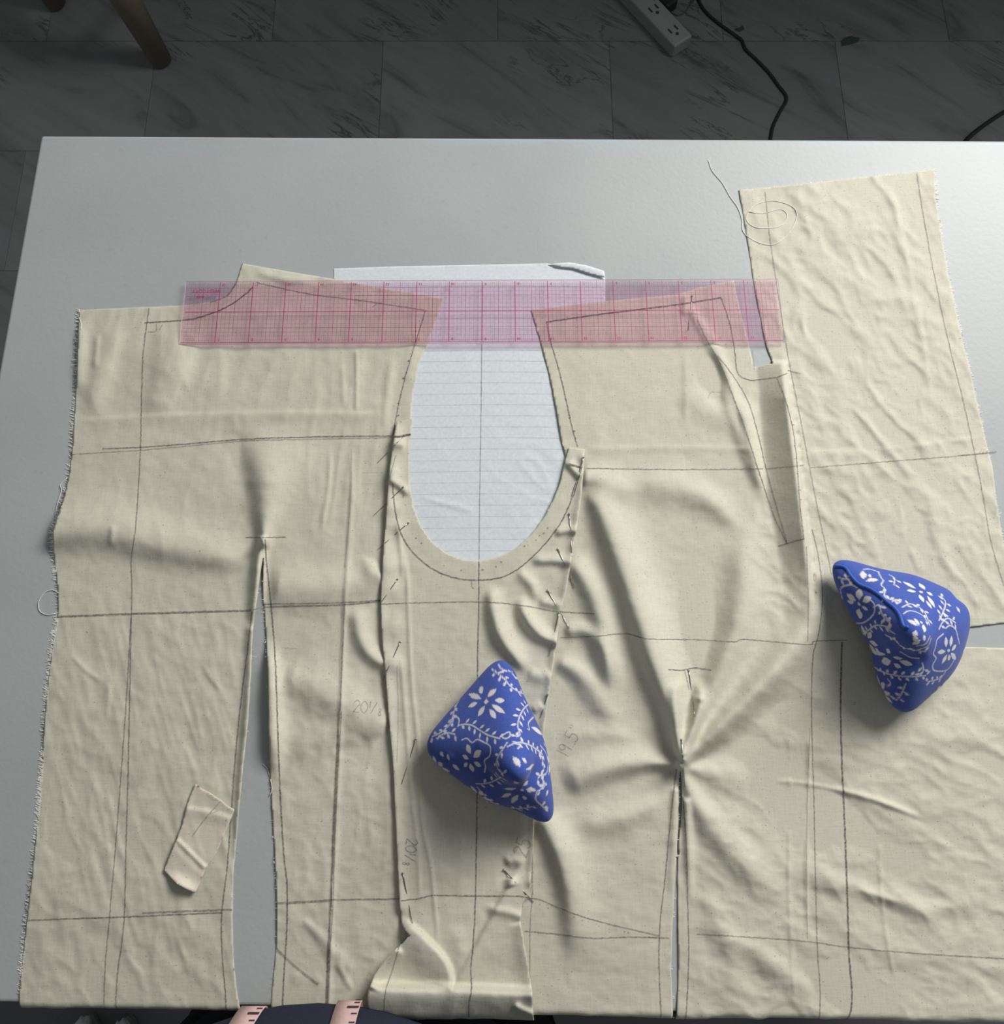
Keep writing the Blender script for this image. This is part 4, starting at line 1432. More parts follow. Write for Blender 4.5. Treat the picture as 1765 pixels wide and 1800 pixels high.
def weight_mesh(name, base_px, base_h, apex_px, apex_h, z0, pexp, scale, knobs, seed, mat):
    tet = [np.array(P(x, y, T + z0 + base_h)) for (x, y) in base_px]
    tet.append(np.array(P(apex_px[0], apex_px[1], T + z0 + apex_h)))
    tet = np.array(tet)
    O = tet.mean(0)
    O[2] = T + z0 + 0.40 * apex_h
    tet = O + (tet - O) * scale
    ns, hs = [], []
    for k in range(4):
        tri = [tet[i] for i in range(4) if i != k]
        nn = np.cross(tri[1] - tri[0], tri[2] - tri[0])
        nn /= np.linalg.norm(nn)
        if nn @ (tri[0] - O) < 0:
            nn = -nn
        ns.append(nn)
        hs.append(nn @ (tri[0] - O))
    d, f_ = ICO
    acc = np.zeros(len(d))
    for nn, hh in zip(ns, hs):
        acc += np.maximum(0, d @ nn / hh) ** pexp
    r = acc ** (-1 / pexp)
    g_ = np.random.default_rng(seed)
    # pulls and dents of the stuffed cloth
    for _ in range(40):
        c = g_.standard_normal(3)
        c /= np.linalg.norm(c)
        w = 0.07 + 0.2 * g_.random()
        r *= 1 + g_.normal(0, 0.02) * np.exp(-((1 - d @ c) / (w * w * 0.5)))
    pos = O + d * r[:, None]
    for (cx_, cy_, hh, rad, amp) in knobs:
        c = np.array(P(cx_, cy_, T + z0 + hh))
        dd = np.linalg.norm(pos - c, axis=1)
        pos += d * (amp * np.exp(-(dd / rad) ** 2))[:, None]
    floor_z = T + z0
    low = pos[:, 2] < floor_z + 0.004
    pos[low, 2] = floor_z + 0.004 - (1 - np.exp(-(floor_z + 0.004 - pos[low, 2]) / 0.004)) * 0.004
    me = bpy.data.meshes.new(name)
    me.vertices.add(len(pos))
    me.vertices.foreach_set('co', pos.astype(np.float32).ravel())
    me.loops.add(len(f_) * 3)
    me.loops.foreach_set('vertex_index', f_.astype(np.int32).ravel())
    me.polygons.add(len(f_))
    me.polygons.foreach_set('loop_start', np.arange(0, len(f_) * 3, 3, dtype=np.int32))
    me.polygons.foreach_set('use_smooth', np.ones(len(f_), bool))
    me.update(calc_edges=True)
    me.materials.append(mat)
    # coarse copy for finding points on the surface
    bv = BVHTree.FromPolygons([tuple(p) for p in pos], [tuple(t) for t in f_.tolist()])
    return me, pos, bv, O


def hit(bv, x, y):
    o = Vector((0, 0, CZ))
    d = (P(x, y, T) - o).normalized()
    h = bv.ray_cast(o, d)
    return None if h[0] is None else np.array(h[0])


class Print:
    def __init__(self, pos, bv, ox, oy, sc):
        self.pos, self.bv, self.ox, self.oy, self.sc = pos, bv, ox, oy, sc
        self.val = np.zeros(len(pos))

    def pt(self, z):
        return hit(self.bv, self.ox + z[0] * self.sc, self.oy + z[1] * self.sc)

    def seg3(self, A, B, w0, wm, w1, a=1.0):
        d = B - A
        L2 = d @ d
        if L2 < 1e-12:
            return
        L = math.sqrt(L2)
        m = np.linalg.norm(self.pos - (A + B) / 2, axis=1) < L / 2 + max(w0, wm, w1) * 2 + 0.0006
        p = self.pos[m]
        t = np.clip((p - A) @ d / L2, 0, 1)
        dist = np.linalg.norm(p - (A + t[:, None] * d), axis=1)
        w = np.where(t < 0.5, w0 + (wm - w0) * np.sin(t * math.pi), w1 + (wm - w1) * np.sin(t * math.pi))
        v = np.clip((w - dist) / 0.00030 + 0.5, 0, 1) * a
        self.val[m] = np.maximum(self.val[m], v)

    def petal(self, a, b, w):
        A, B = self.pt(a), self.pt(b)
        if A is not None and B is not None and np.linalg.norm(A - B) < 0.03:
            self.seg3(A, B, 0.0003, w, 0.0001)

    def vine(self, pts, leaf=True, w=0.00042, gap=0.0046, leaf_len=0.0036):
        pp = catmull(pts, 12)
        pr_ = [self.pt(p) for p in pp]
        acc = 0.0
        side = 1
        for i in range(len(pp) - 1):
            A, B = pr_[i], pr_[i + 1]
            if A is None or B is None or np.linalg.norm(A - B) > 0.012:
                continue
            self.seg3(A, B, w, w, w, 0.9)
            acc += np.linalg.norm(B - A)
            if leaf and acc > gap / 2:
                acc = 0.0
                side = -side
                d = B - A
                d /= np.linalg.norm(d)
                nn = np.array([-d[1], d[0], 0.0]) * side
                nn /= np.linalg.norm(nn) + 1e-9
                c = B + (d * 0.55 + nn * 0.85) * 0.0012
                e = B + (d * 0.55 + nn * 0.85) * (0.0012 + leaf_len)
                # bring the leaf onto the surface
                qc = self.bv.find_nearest(Vector(c))[0]
                qe = self.bv.find_nearest(Vector(e))[0]
                self.seg3(np.array(qc), np.array(qe), 0.0002, 0.00085, 0.0001, 0.95)

    def auto_flower(self, c, nrm, rad):
        a = np.cross(nrm, [0.3, 0.5, 0.8])
        a /= np.linalg.norm(a)
        b = np.cross(nrm, a)
        for k in range(8):
            an = k * math.pi / 4
            u = a * math.cos(an) + b * math.sin(an)
            A = np.array(self.bv.find_nearest(Vector(c + u * rad * 0.3))[0])
            B = np.array(self.bv.find_nearest(Vector(c + u * rad))[0])
            self.seg3(A, B, 0.0004, rad * 0.16, 0.0001)

    def write(self, me):
        at = me.attributes.new('print', 'FLOAT', 'POINT')
        at.data.foreach_set('value', self.val.astype(np.float32))


def back_flowers(pr_, pos, O, seed):
    g_ = np.random.default_rng(seed)
    for az in (200, 250, 300, 340):
        d = np.array([math.cos(math.radians(az)), math.sin(math.radians(az)), -0.25])
        h = pr_.bv.ray_cast(Vector(O + d * 0.3), Vector(-d))
        if h[0] is not None:
            pr_.auto_flower(np.array(h[0]), np.array(h[1]), 0.011)


# --- middle weight
Z_A = 0.0042
me, pos, bv, O = weight_mesh('cushion', [(886, 1152), (740, 1318), (966, 1440)], 0.010, (906, 1335), 0.056, Z_A, 2.75, 1.37,
                             [(897, 1352, 0.054, 0.0105, 0.010), (968, 1315, 0.018, 0.030, 0.007), (938, 1368, 0.042, 0.009, -0.0045), (860, 1372, 0.040, 0.009, -0.004), (845, 1392, 0.014, 0.02, 0.003), (955, 1428, 0.012, 0.008, 0.003)], 3, FLORAL)
ea = empty('pattern_weight', (O[0], O[1], T + Z_A))
tag(ea, 'blue and white floral pyramid pattern weight on the centre muslin panel', 'pattern weight', 'floral pattern weights')
ca = bpy.data.objects.new('cushion', me)
link(ca)
pt_ = Print(pos, bv, 700, 1100, 350 / 1765)
for a, b, w in [((742, 598), (728, 537), .0017), ((795, 628), (866, 560), .0021), ((862, 660), (944, 665), .0017), ((833, 700), (946, 776), .0016), ((812, 742), (866, 822), .0016),
                ((765, 712), (708, 802), .0020), ((698, 682), (624, 718), .0016), ((732, 645), (624, 604), .0017), ((762, 672), (800, 672), .0013), ((780, 650), (780, 696), .001),
                ((640, 1130), (608, 1050), .0019), ((670, 1165), (735, 1105), .0020), ((622, 1178), (570, 1150), .0014), ((675, 1210), (738, 1245), .0018), ((640, 1225), (665, 1295), .0018), ((610, 1215), (585, 1250), .0012),
                ((1285, 920), (1215, 838), .0020), ((1275, 965), (1180, 900), .0019), ((1290, 1000), (1215, 1010), .0016), ((1310, 930), (1290, 850), .0014), ((1310, 990), (1320, 1060), .0014),
                ((1040, 1440), (942, 1446), .0012), ((1062, 1400), (1030, 1378), .0015), ((1110, 1415), (1150, 1375), .0016), ((1140, 1450), (1198, 1460), .0018), ((1000, 1490), (918, 1520), .0014),
                ((1060, 1500), (1005, 1570), .0016), ((1110, 1510), (1135, 1545), .0013), ((1085, 1450), (1110, 1462), .0012), ((1020, 1163), (1082, 1250), .0018), ((1098, 1175), (1138, 1212), .0014), ((1140, 1272), (1205, 1232), .0014),
                ((400, 1160), (375, 1110), .0014), ((450, 1190), (440, 1140), .0013), ((540, 1275), (480, 1230), .0018), ((1030, 330), (1060, 410), .002), ((940, 320), (1000, 325), .0014), ((1310, 1500), (1330, 1460), .0012), ((1285, 1590), (1300, 1550), .0011), ((1325, 1640), (1305, 1600), .0012)]:
    pt_.petal(a, b, w)
for v, lf in [([(830, 380), (880, 420), (940, 470), (1000, 540), (1060, 580), (1150, 622)], True), ([(1160, 690), (1110, 740), (1075, 810), (1060, 890), (1080, 960), (1050, 985)], True), ([(530, 885), (590, 872), (660, 885), (730, 930), (800, 970), (900, 1000)], True),
              ([(1020, 1030), (1110, 1040), (1190, 1070), (1280, 1140)], True), ([(965, 1035), (930, 1090), (890, 1150), (870, 1220), (890, 1280), (930, 1310)], True), ([(890, 340), (930, 395), (1000, 405), (1040, 460), (1120, 500), (1140, 560)], False),
              ([(565, 1012), (610, 998), (655, 1035), (700, 1008), (755, 1030), (815, 1070), (812, 1150), (765, 1195), (775, 1250), (765, 1300)], False), ([(1225, 735), (1205, 800), (1155, 860), (1165, 920), (1150, 915)], False),
              ([(1260, 1060), (1310, 1130), (1330, 1220), (1310, 1310), (1250, 1330)], False), ([(1290, 1040), (1335, 1130), (1350, 1230), (1335, 1320)], False), ([(1245, 1100), (1280, 1190), (1290, 1280), (1240, 1350)], True), ([(690, 1400), (760, 1400), (840, 1380), (910, 1340)], True),
              ([(600, 565), (550, 640), (500, 740), (470, 850), (400, 930), (300, 985)], True), ([(480, 860), (500, 800), (540, 830), (530, 890)], False), ([(340, 1000), (420, 950), (500, 960)], True), ([(700, 1430), (800, 1540), (920, 1600), (1080, 1620), (1200, 1600)], True),
              ([(1230, 1470), (1220, 1540), (1280, 1600), (1330, 1640)], False), ([(940, 960), (985, 940), (990, 980), (950, 1000), (920, 985)], False), ([(970, 1070), (1030, 1045), (1080, 1060), (1060, 1090)], False), ([(1270, 1340), (1300, 1420), (1230, 1470)], True)]:
    pt_.vine(v, lf)
back_flowers(pt_, pos, O, 1)
pt_.write(me)
adopt(ea, ca)
# --- right weight
Z_B = 0.0030
me, pos, bv, O = weight_mesh('cushion', [(1456, 982), (1704, 1060), (1580, 1262)], 0.010, (1612, 1112), 0.058, Z_B, 2.75, 1.37,
                             [(1606, 1110, 0.056, 0.011, 0.007), (1685, 1130, 0.02, 0.024, 0.005), (1665, 1190, 0.018, 0.026, 0.007), (1620, 1022, 0.02, 0.02, 0.004), (1520, 1130, 0.012, 0.02, -0.004), (1600, 1165, 0.045, 0.01, -0.003)], 8, FLORAL)
eb = empty('pattern_weight', (O[0], O[1], T + Z_B))
tag(eb, 'blue and white floral pyramid pattern weight with bright blue piping, holding the right panel', 'pattern weight', 'floral pattern weights')
cb = bpy.data.objects.new('cushion', me)
link(cb)
pt_ = Print(pos, bv, 1420, 950, 345 / 1765)
for a, b, w in [((430, 540), (348, 483), .0020), ((462, 532), (466, 436), .0026), ((497, 550), (572, 512), .0022), ((488, 595), (540, 625), .0012), ((462, 618), (470, 705), .0026), ((425, 590), (352, 622), .0022), ((415, 555), (358, 553), .0013), ((447, 570), (475, 572), .0012),
                ((965, 428), (855, 372), .0016), ((1052, 440), (1003, 385), .0018), ((968, 458), (893, 452), .0015), ((1072, 465), (1125, 495), .0015), ((1040, 552), (1003, 488), .0016), ((1080, 503), (1142, 603), .0016), ((1068, 545), (1115, 612), .0012), ((1005, 455), (1035, 472), .0012),
                ((500, 345), (498, 275), .0020), ((530, 365), (632, 350), .0018), ((560, 330), (560, 305), .0009), ((985, 765), (898, 715), .0016), ((1045, 822), (1045, 758), .0019), ((985, 850), (940, 825), .0020), ((1010, 895), (940, 935), .0018), ((1052, 900), (1042, 850), .0013), ((960, 905), (975, 860), .0016), ((1015, 740), (1030, 735), .001), ((1000, 760), (960, 700), .0014),
                ((1245, 955), (1240, 868), .0018), ((1285, 950), (1292, 858), .0018), ((1296, 985), (1335, 940), .0016), ((1290, 1015), (1330, 1070), .0016), ((1250, 1030), (1208, 1105), .0018), ((1235, 1000), (1168, 1005), .0016), ((1270, 1030), (1272, 1080), .0014), ((1258, 985), (1278, 995), .001),
                ((695, 1025), (578, 1003), .0013), ((648, 1020), (604, 965), .0014), ((665, 1092), (748, 1082), .0026), ((830, 1085), (945, 1118), .0018), ((715, 1010), (730, 978), .0016), ((778, 1110), (838, 1146), .0015), ((770, 1050), (850, 1062), .0011), ((1340, 600), (1370, 650), .0014), ((330, 300), (345, 315), .0012)]:
    pt_.petal(a, b, w)
for v, lf in [([(290, 430), (308, 520), (330, 600), (345, 680), (370, 742), (440, 745), (510, 735), (590, 665), (600, 580), (560, 530)], False), ([(290, 430), (330, 405), (400, 402), (445, 425)], False), ([(365, 800), (400, 850), (460, 862), (540, 810), (610, 765), (690, 770), (740, 790)], True),
              ([(880, 1290), (860, 1340), (830, 1400), (795, 1435)], True), ([(735, 310), (780, 340), (775, 400)], True), ([(850, 600), (920, 570), (1000, 600), (1060, 660), (1095, 760)], True), ([(860, 660), (910, 632), (980, 645), (1050, 690), (1080, 760)], False),
              ([(1240, 790), (1280, 765), (1330, 800), (1350, 870), (1365, 930)], False), ([(1220, 840), (1165, 890), (1150, 960), (1130, 1020), (1155, 1060), (1125, 1120), (1140, 1170), (1240, 1170), (1290, 1120), (1330, 1050)], False),
              ([(1180, 720), (1215, 650), (1240, 560), (1200, 500)], True), ([(700, 850), (790, 900), (850, 960), (950, 985), (1060, 1000)], True), ([(450, 990), (540, 1090), (650, 1170), (790, 1215), (950, 1225), (1060, 1215)], True), ([(640, 280), (655, 330), (680, 360), (660, 400), (690, 430), (670, 470)], False),
              ([(500, 262), (560, 258), (640, 285)], False), ([(700, 440), (690, 500), (740, 530), (800, 540), (840, 550)], True), ([(760, 550), (800, 530), (830, 550), (800, 570)], False), ([(590, 600), (640, 580), (660, 640), (690, 700), (740, 740)], True), ([(700, 690), (740, 730), (720, 790), (780, 840)], False),
              ([(270, 330), (330, 350), (390, 345)], True), ([(1030, 1100), (1040, 1160), (1020, 1210)], True), ([(680, 1290), (720, 1310), (745, 1280), (720, 1250)], False), ([(1180, 800), (1210, 740), (1260, 700), (1330, 740)], True), ([(830, 1000), (920, 1050), (1000, 1060)], False), ([(980, 950), (1060, 930), (1100, 860)], False), ([(1000, 980), (1080, 950), (1110, 880)], False), ([(1240, 1180), (1190, 1240), (1080, 1270)], True)]:
    pt_.vine(v, lf)
back_flowers(pt_, pos, O, 2)
pt_.write(me)
# piping along the closing seam
pip = []
for (zx, zy) in catmull([(248, 235), (340, 250), (400, 330), (470, 400), (560, 440), (640, 490), (720, 560), (790, 620), (830, 680), (850, 740), (868, 775), (905, 778)], 14):
    h = hit(bv, 1420 + zx * 345 / 1765, 950 + zy * 345 / 1765)
    if h is not None:
        pip.append(Vector(h) + (Vector(h) - Vector(O)).normalized() * 0.0007)
V, Fc = tube_geo(pip, 0.0011, 8)
pb_ = mesh_obj('piping', V, Fc, PIPING, smooth=True)
tag(pb_, 'bright blue piping along the seam')
adopt(eb, cb, pb_)

# ------------------------------------------------------------------ stool on the floor behind the table
WOOD = plain('dark_beech', (0.19, 0.155, 0.11), 0.5, 0, 0.4, 0.2, 60)
f1 = floorP(285, 108)
f2 = floorP(100, 8)
ax = (f2 - f1)
ay = Vector((ax.y, -ax.x, 0)) if ax.y > 0 else Vector((-ax.y, ax.x, 0))
ay = Vector((0.30 * ax.length * 1.0, 0.95 * ax.length, 0)) if False else ay
ay = ay * 0.85
feet = [f1, f2, f2 + ay, f1 + ay]
ctr = (feet[0] + feet[2]) / 2
est = empty('wooden_stool', (ctr.x, ctr.y, 0))
tag(est, 'dark wooden stool on the floor behind the table, one leg reaching into view', 'stool')
obs = []
SH = 0.46
for fpt in feet:
    topc = ctr + (fpt - ctr) * 0.93
    bm = bmesh.new()
    bmesh.ops.create_cone(bm, cap_ends=True, segments=20, radius1=0.0205, radius2=0.034, depth=SH - 0.03)
    for v in bm.verts:
        t = (v.co.z + (SH - 0.03) / 2) / (SH - 0.03)
        c = fpt.lerp(topc, t)
        v.co = Vector((c.x + v.co.x, c.y + v.co.y, t * (SH - 0.03)))
    bmesh.ops.bevel(bm, geom=[e for e in bm.edges if all(v.co.z < 0.001 for v in e.verts)], offset=0.006, segments=3, affect='EDGES')
    obs.append(bm_obj('leg', bm, WOOD, smooth=True))
bm = bmesh.new()
bmesh.ops.create_cone(bm, cap_ends=True, segments=40, radius1=(feet[0] - ctr).length * 0.99, radius2=(feet[0] - ctr).length * 0.99, depth=0.03)
for v in bm.verts:
    v.co += Vector((ctr.x, ctr.y, SH - 0.014))
bmesh.ops.bevel(bm, geom=[e for e in bm.edges if abs(e.verts[0].co.z - e.verts[1].co.z) < 1e-4 and len(e.link_faces) == 2], offset=0.006, segments=3, affect='EDGES')
obs.append(bm_obj('seat', bm, WOOD))
bm = bmesh.new()
for i in range(4):
    a, b = ctr + (feet[i] - ctr) * 0.97, ctr + (feet[(i + 1) % 4] - ctr) * 0.97
    V, Fc = tube_geo([Vector((a.x, a.y, 0.22)), Vector((b.x, b.y, 0.22))], 0.010, 10)
    vv = [bm.verts.new(v) for v in V]
    for fc in Fc:
        bm.faces.new([vv[k] for k in fc])
obs.append(bm_obj('stretcher', bm, WOOD, smooth=True))
adopt(est, *obs)

# ------------------------------------------------------------------ power strip, plugs, cords
PLASTIC = plain('off_white_plastic', (0.30, 0.305, 0.30), 0.5)
SLOT = plain('socket_slot', (0.03, 0.03, 0.03), 0.6)
BLACK = plain('black_rubber', (0.012, 0.012, 0.013), 0.5)
SHT = 0.036
ta, tb_, tc_ = P(1188, 84, SHT), P(1218, 62, SHT), P(1105, -2, SHT)
dl = (P(1160, 0, SHT) - tb_)
dl.z = 0
ldir = dl.normalized()
wdir = Vector((ldir.y, -ldir.x, 0))
sw = abs((ta - tb_).dot(wdir))
e_corner = tb_
SLN = 0.34
eps_c = e_corner + ldir * SLN / 2 + wdir * (sw / 2 if (ta - tb_).dot(wdir) > 0 else -sw / 2)
ep = empty('power_strip', (eps_c.x, eps_c.y, 0))
ep.rotation_euler = (0, 0, math.atan2(ldir.y, ldir.x))
tag(ep, 'pale grey power strip lying on the dark floor behind the table', 'power strip')
bm_obj('housing', box_bm(bmesh.new(), -SLN / 2, SLN / 2, -sw / 2, sw / 2, 0, SHT, 0.004, 2), PLASTIC, ep)
for k in range(5):
    cx_ = -SLN / 2 + 0.034 + k * 0.062
    bm = bmesh.new()
    box_bm(bm, cx_ - 0.006, cx_ + 0.006, 0.006, 0.0095, SHT - 0.001, SHT + 0.0006)
    box_bm(bm, cx_ - 0.006, cx_ + 0.006, -0.0095, -0.006, SHT - 0.001, SHT + 0.0006)
    bmesh.ops.create_cone(bm, cap_ends=True, segments=10, radius1=0.0034, radius2=0.0034, depth=0.0016, matrix=Matrix.Translation((cx_ - 0.013, 0, SHT)))
    bm_obj('socket', bm, SLOT, ep)


def cable(name, pts, r, lab, mat=BLACK, z=None, cat='cord'):
    pp = catmull(pts, 8)
    ps3 = [floorP(u, v, r) for (u, v) in pp]
    if z:
        for i in range(len(ps3)):
            ps3[i].z += z(i / (len(ps3) - 1))
    V, Fc = tube_geo(ps3, r, 8)
    return tag(mesh_obj(name, V, Fc, mat, smooth=True), lab, cat)


cable('extension_cable', [(1215, -40), (1228, 0), (1240, 20), (1262, 40), (1290, 60), (1305, 72), (1310, 86), (1330, 105), (1352, 128), (1368, 150), (1383, 172), (1372, 195), (1358, 225), (1353, 262)], 0.0032, 'black power cord winding over the floor right of the power strip')
cable('cable', [(1690, 262), (1702, 243), (1730, 220), (1765, 197), (1800, 180)], 0.0042, 'dark cable crossing the floor at the back right corner of the table')
cable('thin_cable', [(1222, -20), (1215, 5), (1205, 20), (1192, 27), (1176, 20)], 0.0014, 'thin grey cable looping beside the power strip', plain('grey_cable', (0.10, 0.10, 0.10), 0.5))
# black plug with its cord beside the strip
pc = floorP(1172, 2, 0.02)
epl = empty('power_plug', (pc.x, pc.y, 0))
tag(epl, 'black power adapter lying against the far side of the power strip', 'plug')
bm = bmesh.new()
box_bm(bm, -0.030, 0.022, -0.016, 0.016, 0.0, 0.030, 0.006, 3)
o = bm_obj('body', bm, BLACK, epl)
o2 = mesh_obj('cord', *tube_geo([Vector((0.02, 0, 0.014)), Vector((0.035, 0.0, 0.012)), Vector((0.048, -0.012, 0.005)), Vector((0.05, -0.05, 0.004)), Vector((0.045, -0.09, 0.004))], 0.0035, 8), BLACK, epl, True)
out_ = -wdir if (ta - tb_).dot(wdir) > 0 else wdir
pe_ = e_corner + ldir * 0.115 + out_ * 0.021
epl.location = (pe_.x, pe_.y, 0)
epl.rotation_euler = (0, 0, math.atan2(ldir.y, ldir.x))

# bits on the floor
LEAF = plain('dark_green_scrap', (0.035, 0.055, 0.048), 0.8)


def flat_bit(name, px, lab, hh=0.0025):
    bm = bmesh.new()
    ps_ = [floorP(x, y, 0.0005) for (x, y) in px]
    vv = [bm.verts.new(p) for p in ps_]
    c = sum(ps_, Vector()) / len(ps_)
    cv = bm.verts.new((c.x, c.y, hh))
    for i in range(len(vv)):
        bm.faces.new((vv[i], vv[(i + 1) % len(vv)], cv))
    bmesh.ops.recalc_face_normals(bm, faces=bm.faces)
    o = bm_obj(name, bm, LEAF)
    so = o.modifiers.new('t', 'SOLIDIFY')
    so.thickness = 0.0004
    return tag(o, lab, 'scrap')


flat_bit('fabric_fleck', [(1478, 73), (1484, 66), (1496, 63), (1512, 67), (1508, 74), (1492, 79), (1479, 81)], 'larger dark green scrap lying on the floor right of the cord')
flat_bit('fabric_fleck', [(1291, 50), (1300, 49), (1305, 44), (1309, 51), (1300, 56), (1293, 54)], 'tiny dark green scrap on the floor touching the power cord')

# ------------------------------------------------------------------ slippers under the front edge
FLUFF = plain('white_fleece', (0.62, 0.60, 0.62), 0.95, 0, 0.1, 1.0, 160)
for (x, y, lab) in [(146, 1802, 'white fluffy slipper on the floor, nearer the left of the pair under the front edge'), (214, 1806, 'white fluffy slipper on the floor, nearer the person in navy')]:
    p = floorP(x, y, 0.03)
    e = empty('fluffy_slipper', (p.x, p.y - 0.11, 0))
    tag(e, lab, 'slipper', 'pair of fluffy slippers')
    bm = bmesh.new()
    bmesh.ops.create_icosphere(bm, subdivisions=4, radius=1.0)
    g_ = np.random.default_rng(int(x))
    for v in bm.verts:
        c = v.co.copy()
        tz = c.z
        yy = c.y * 0.12
        wd = 0.0265 * (1.0 - 0.18 * max(0, -c.y))
        hgt = 0.030 if c.y > -0.1 else 0.020
        n_ = 1 + g_.normal(0, 0.025)
        v.co = Vector((c.x * wd * n_, yy * n_, 0.030 + max(-0.0285, tz * hgt * n_)))
    o = bm_obj('upper', bm, FLUFF, e, True)
    sl = bmesh.new()
    bmesh.ops.create_cone(sl, cap_ends=True, segments=32, radius1=1, radius2=1, depth=0.008)
    for v in sl.verts:
        v.co = Vector((v.co.x * 0.0262, v.co.y * 0.115, v.co.z + 0.004))
    bm_obj('sole', sl, plain('grey_sole', (0.2, 0.2, 0.2), 0.8), e)

# ------------------------------------------------------------------ person standing at the front edge, with a tape measure round the neck
NAVY = plain('navy_jersey', (0.024, 0.029, 0.047), 0.9, 0, 0.15, 0.4, 900)
CHAR = plain('charcoal_trousers', (0.018, 0.018, 0.020), 0.9, 0, 0.15, 0.3, 700)
SKIN = plain('skin', (0.55, 0.36, 0.27), 0.55)
HAIR = plain('dark_hair', (0.03, 0.02, 0.015), 0.6)
SHOE = plain('white_shoe', (0.6, 0.6, 0.58), 0.6)
edge_y = float(E_A[1] + (-0.06 - E_A[0]) * (E_B[1] - E_A[1]) / (E_B[0] - E_A[0]))
PX = -0.112
FY = edge_y - 0.0055     # front of the belly
epn = empty('person', (PX, FY - 0.12, 0))
tag(epn, 'person in a navy top leaning at the front edge of the table', 'person')


def loft(name, rings, mat, nseg=48, cap=True):
    """rings: (cx, cy, z, rx, ry_front, ry_back)"""
    V, Fc = [], []
    for (cx_, cy_, z, rx, rf, rb) in rings:
        for k in range(nseg):
            a = 2 * math.pi * k / nseg
            ca_, sa_ = math.cos(a), math.sin(a)
            V.append((cx_ + rx * ca_, cy_ + (rf if sa_ > 0 else rb) * sa_, z))
    for i in range(len(rings) - 1):
        for k in range(nseg):
            k2 = (k + 1) % nseg
            Fc.append((i * nseg + k, i * nseg + k2, (i + 1) * nseg + k2, (i + 1) * nseg + k))
    if cap:
        Fc.append(tuple(range(nseg))[::-1])
        Fc.append(tuple((len(rings) - 1) * nseg + k for k in range(nseg)))
    o = mesh_obj(name, V, Fc, mat, smooth=True)
    adopt(epn, o)
    return o


cy = FY - 0.125
TOP_RINGS = [(PX, cy, T - 0.10, 0.160, 0.117, 0.10), (PX, cy, T - 0.05, 0.162, 0.120, 0.10), (PX, cy, T - 0.02, 0.163, 0.121, 0.10), (PX, cy, T + 0.003, 0.163, 0.1215, 0.10), (PX, cy, T + 0.0065, 0.163, 0.131, 0.10), (PX, cy, T + 0.0085, 0.163, 0.1365, 0.10), (PX, cy, T + 0.014, 0.163, 0.1375, 0.10), (PX, cy, T + 0.03, 0.162, 0.133, 0.10), (PX, cy, T + 0.06, 0.158, 0.124, 0.10),
                  (PX, cy, T + 0.14, 0.150, 0.112, 0.10), (PX, cy, T + 0.24, 0.158, 0.115, 0.10), (PX, cy - 0.01, T + 0.36, 0.178, 0.11, 0.10), (PX, cy - 0.02, T + 0.46, 0.185, 0.085, 0.085), (PX, cy - 0.025, T + 0.52, 0.12, 0.06, 0.07), (PX, cy - 0.02, T + 0.545, 0.062, 0.055, 0.06)]
loft('navy_top', TOP_RINGS, NAVY)
loft('trousers_hips', [(PX, cy, 0.60, 0.165, 0.10, 0.12), (PX, cy, 0.68, 0.170, 0.106, 0.125), (PX, cy, 0.76, 0.172, 0.110, 0.115)], CHAR)
for s in (-1, 1):
    lx = PX + s * 0.085
    loft('trouser_leg', [(lx, cy - 0.01, 0.07, 0.050, 0.05, 0.055), (lx, cy - 0.01, 0.30, 0.056, 0.056, 0.064), (lx, cy, 0.45, 0.060, 0.062, 0.06), (lx, cy, 0.61, 0.080, 0.085, 0.09)], CHAR, 24)
    sh_ = loft('shoe', [(lx, cy + 0.03, 0.0, 0.044, 0.10, 0.11), (lx, cy + 0.03, 0.03, 0.046, 0.10, 0.11), (lx, cy + 0.01, 0.06, 0.040, 0.06, 0.075), (lx, cy - 0.005, 0.085, 0.034, 0.035, 0.045)], SHOE, 24)
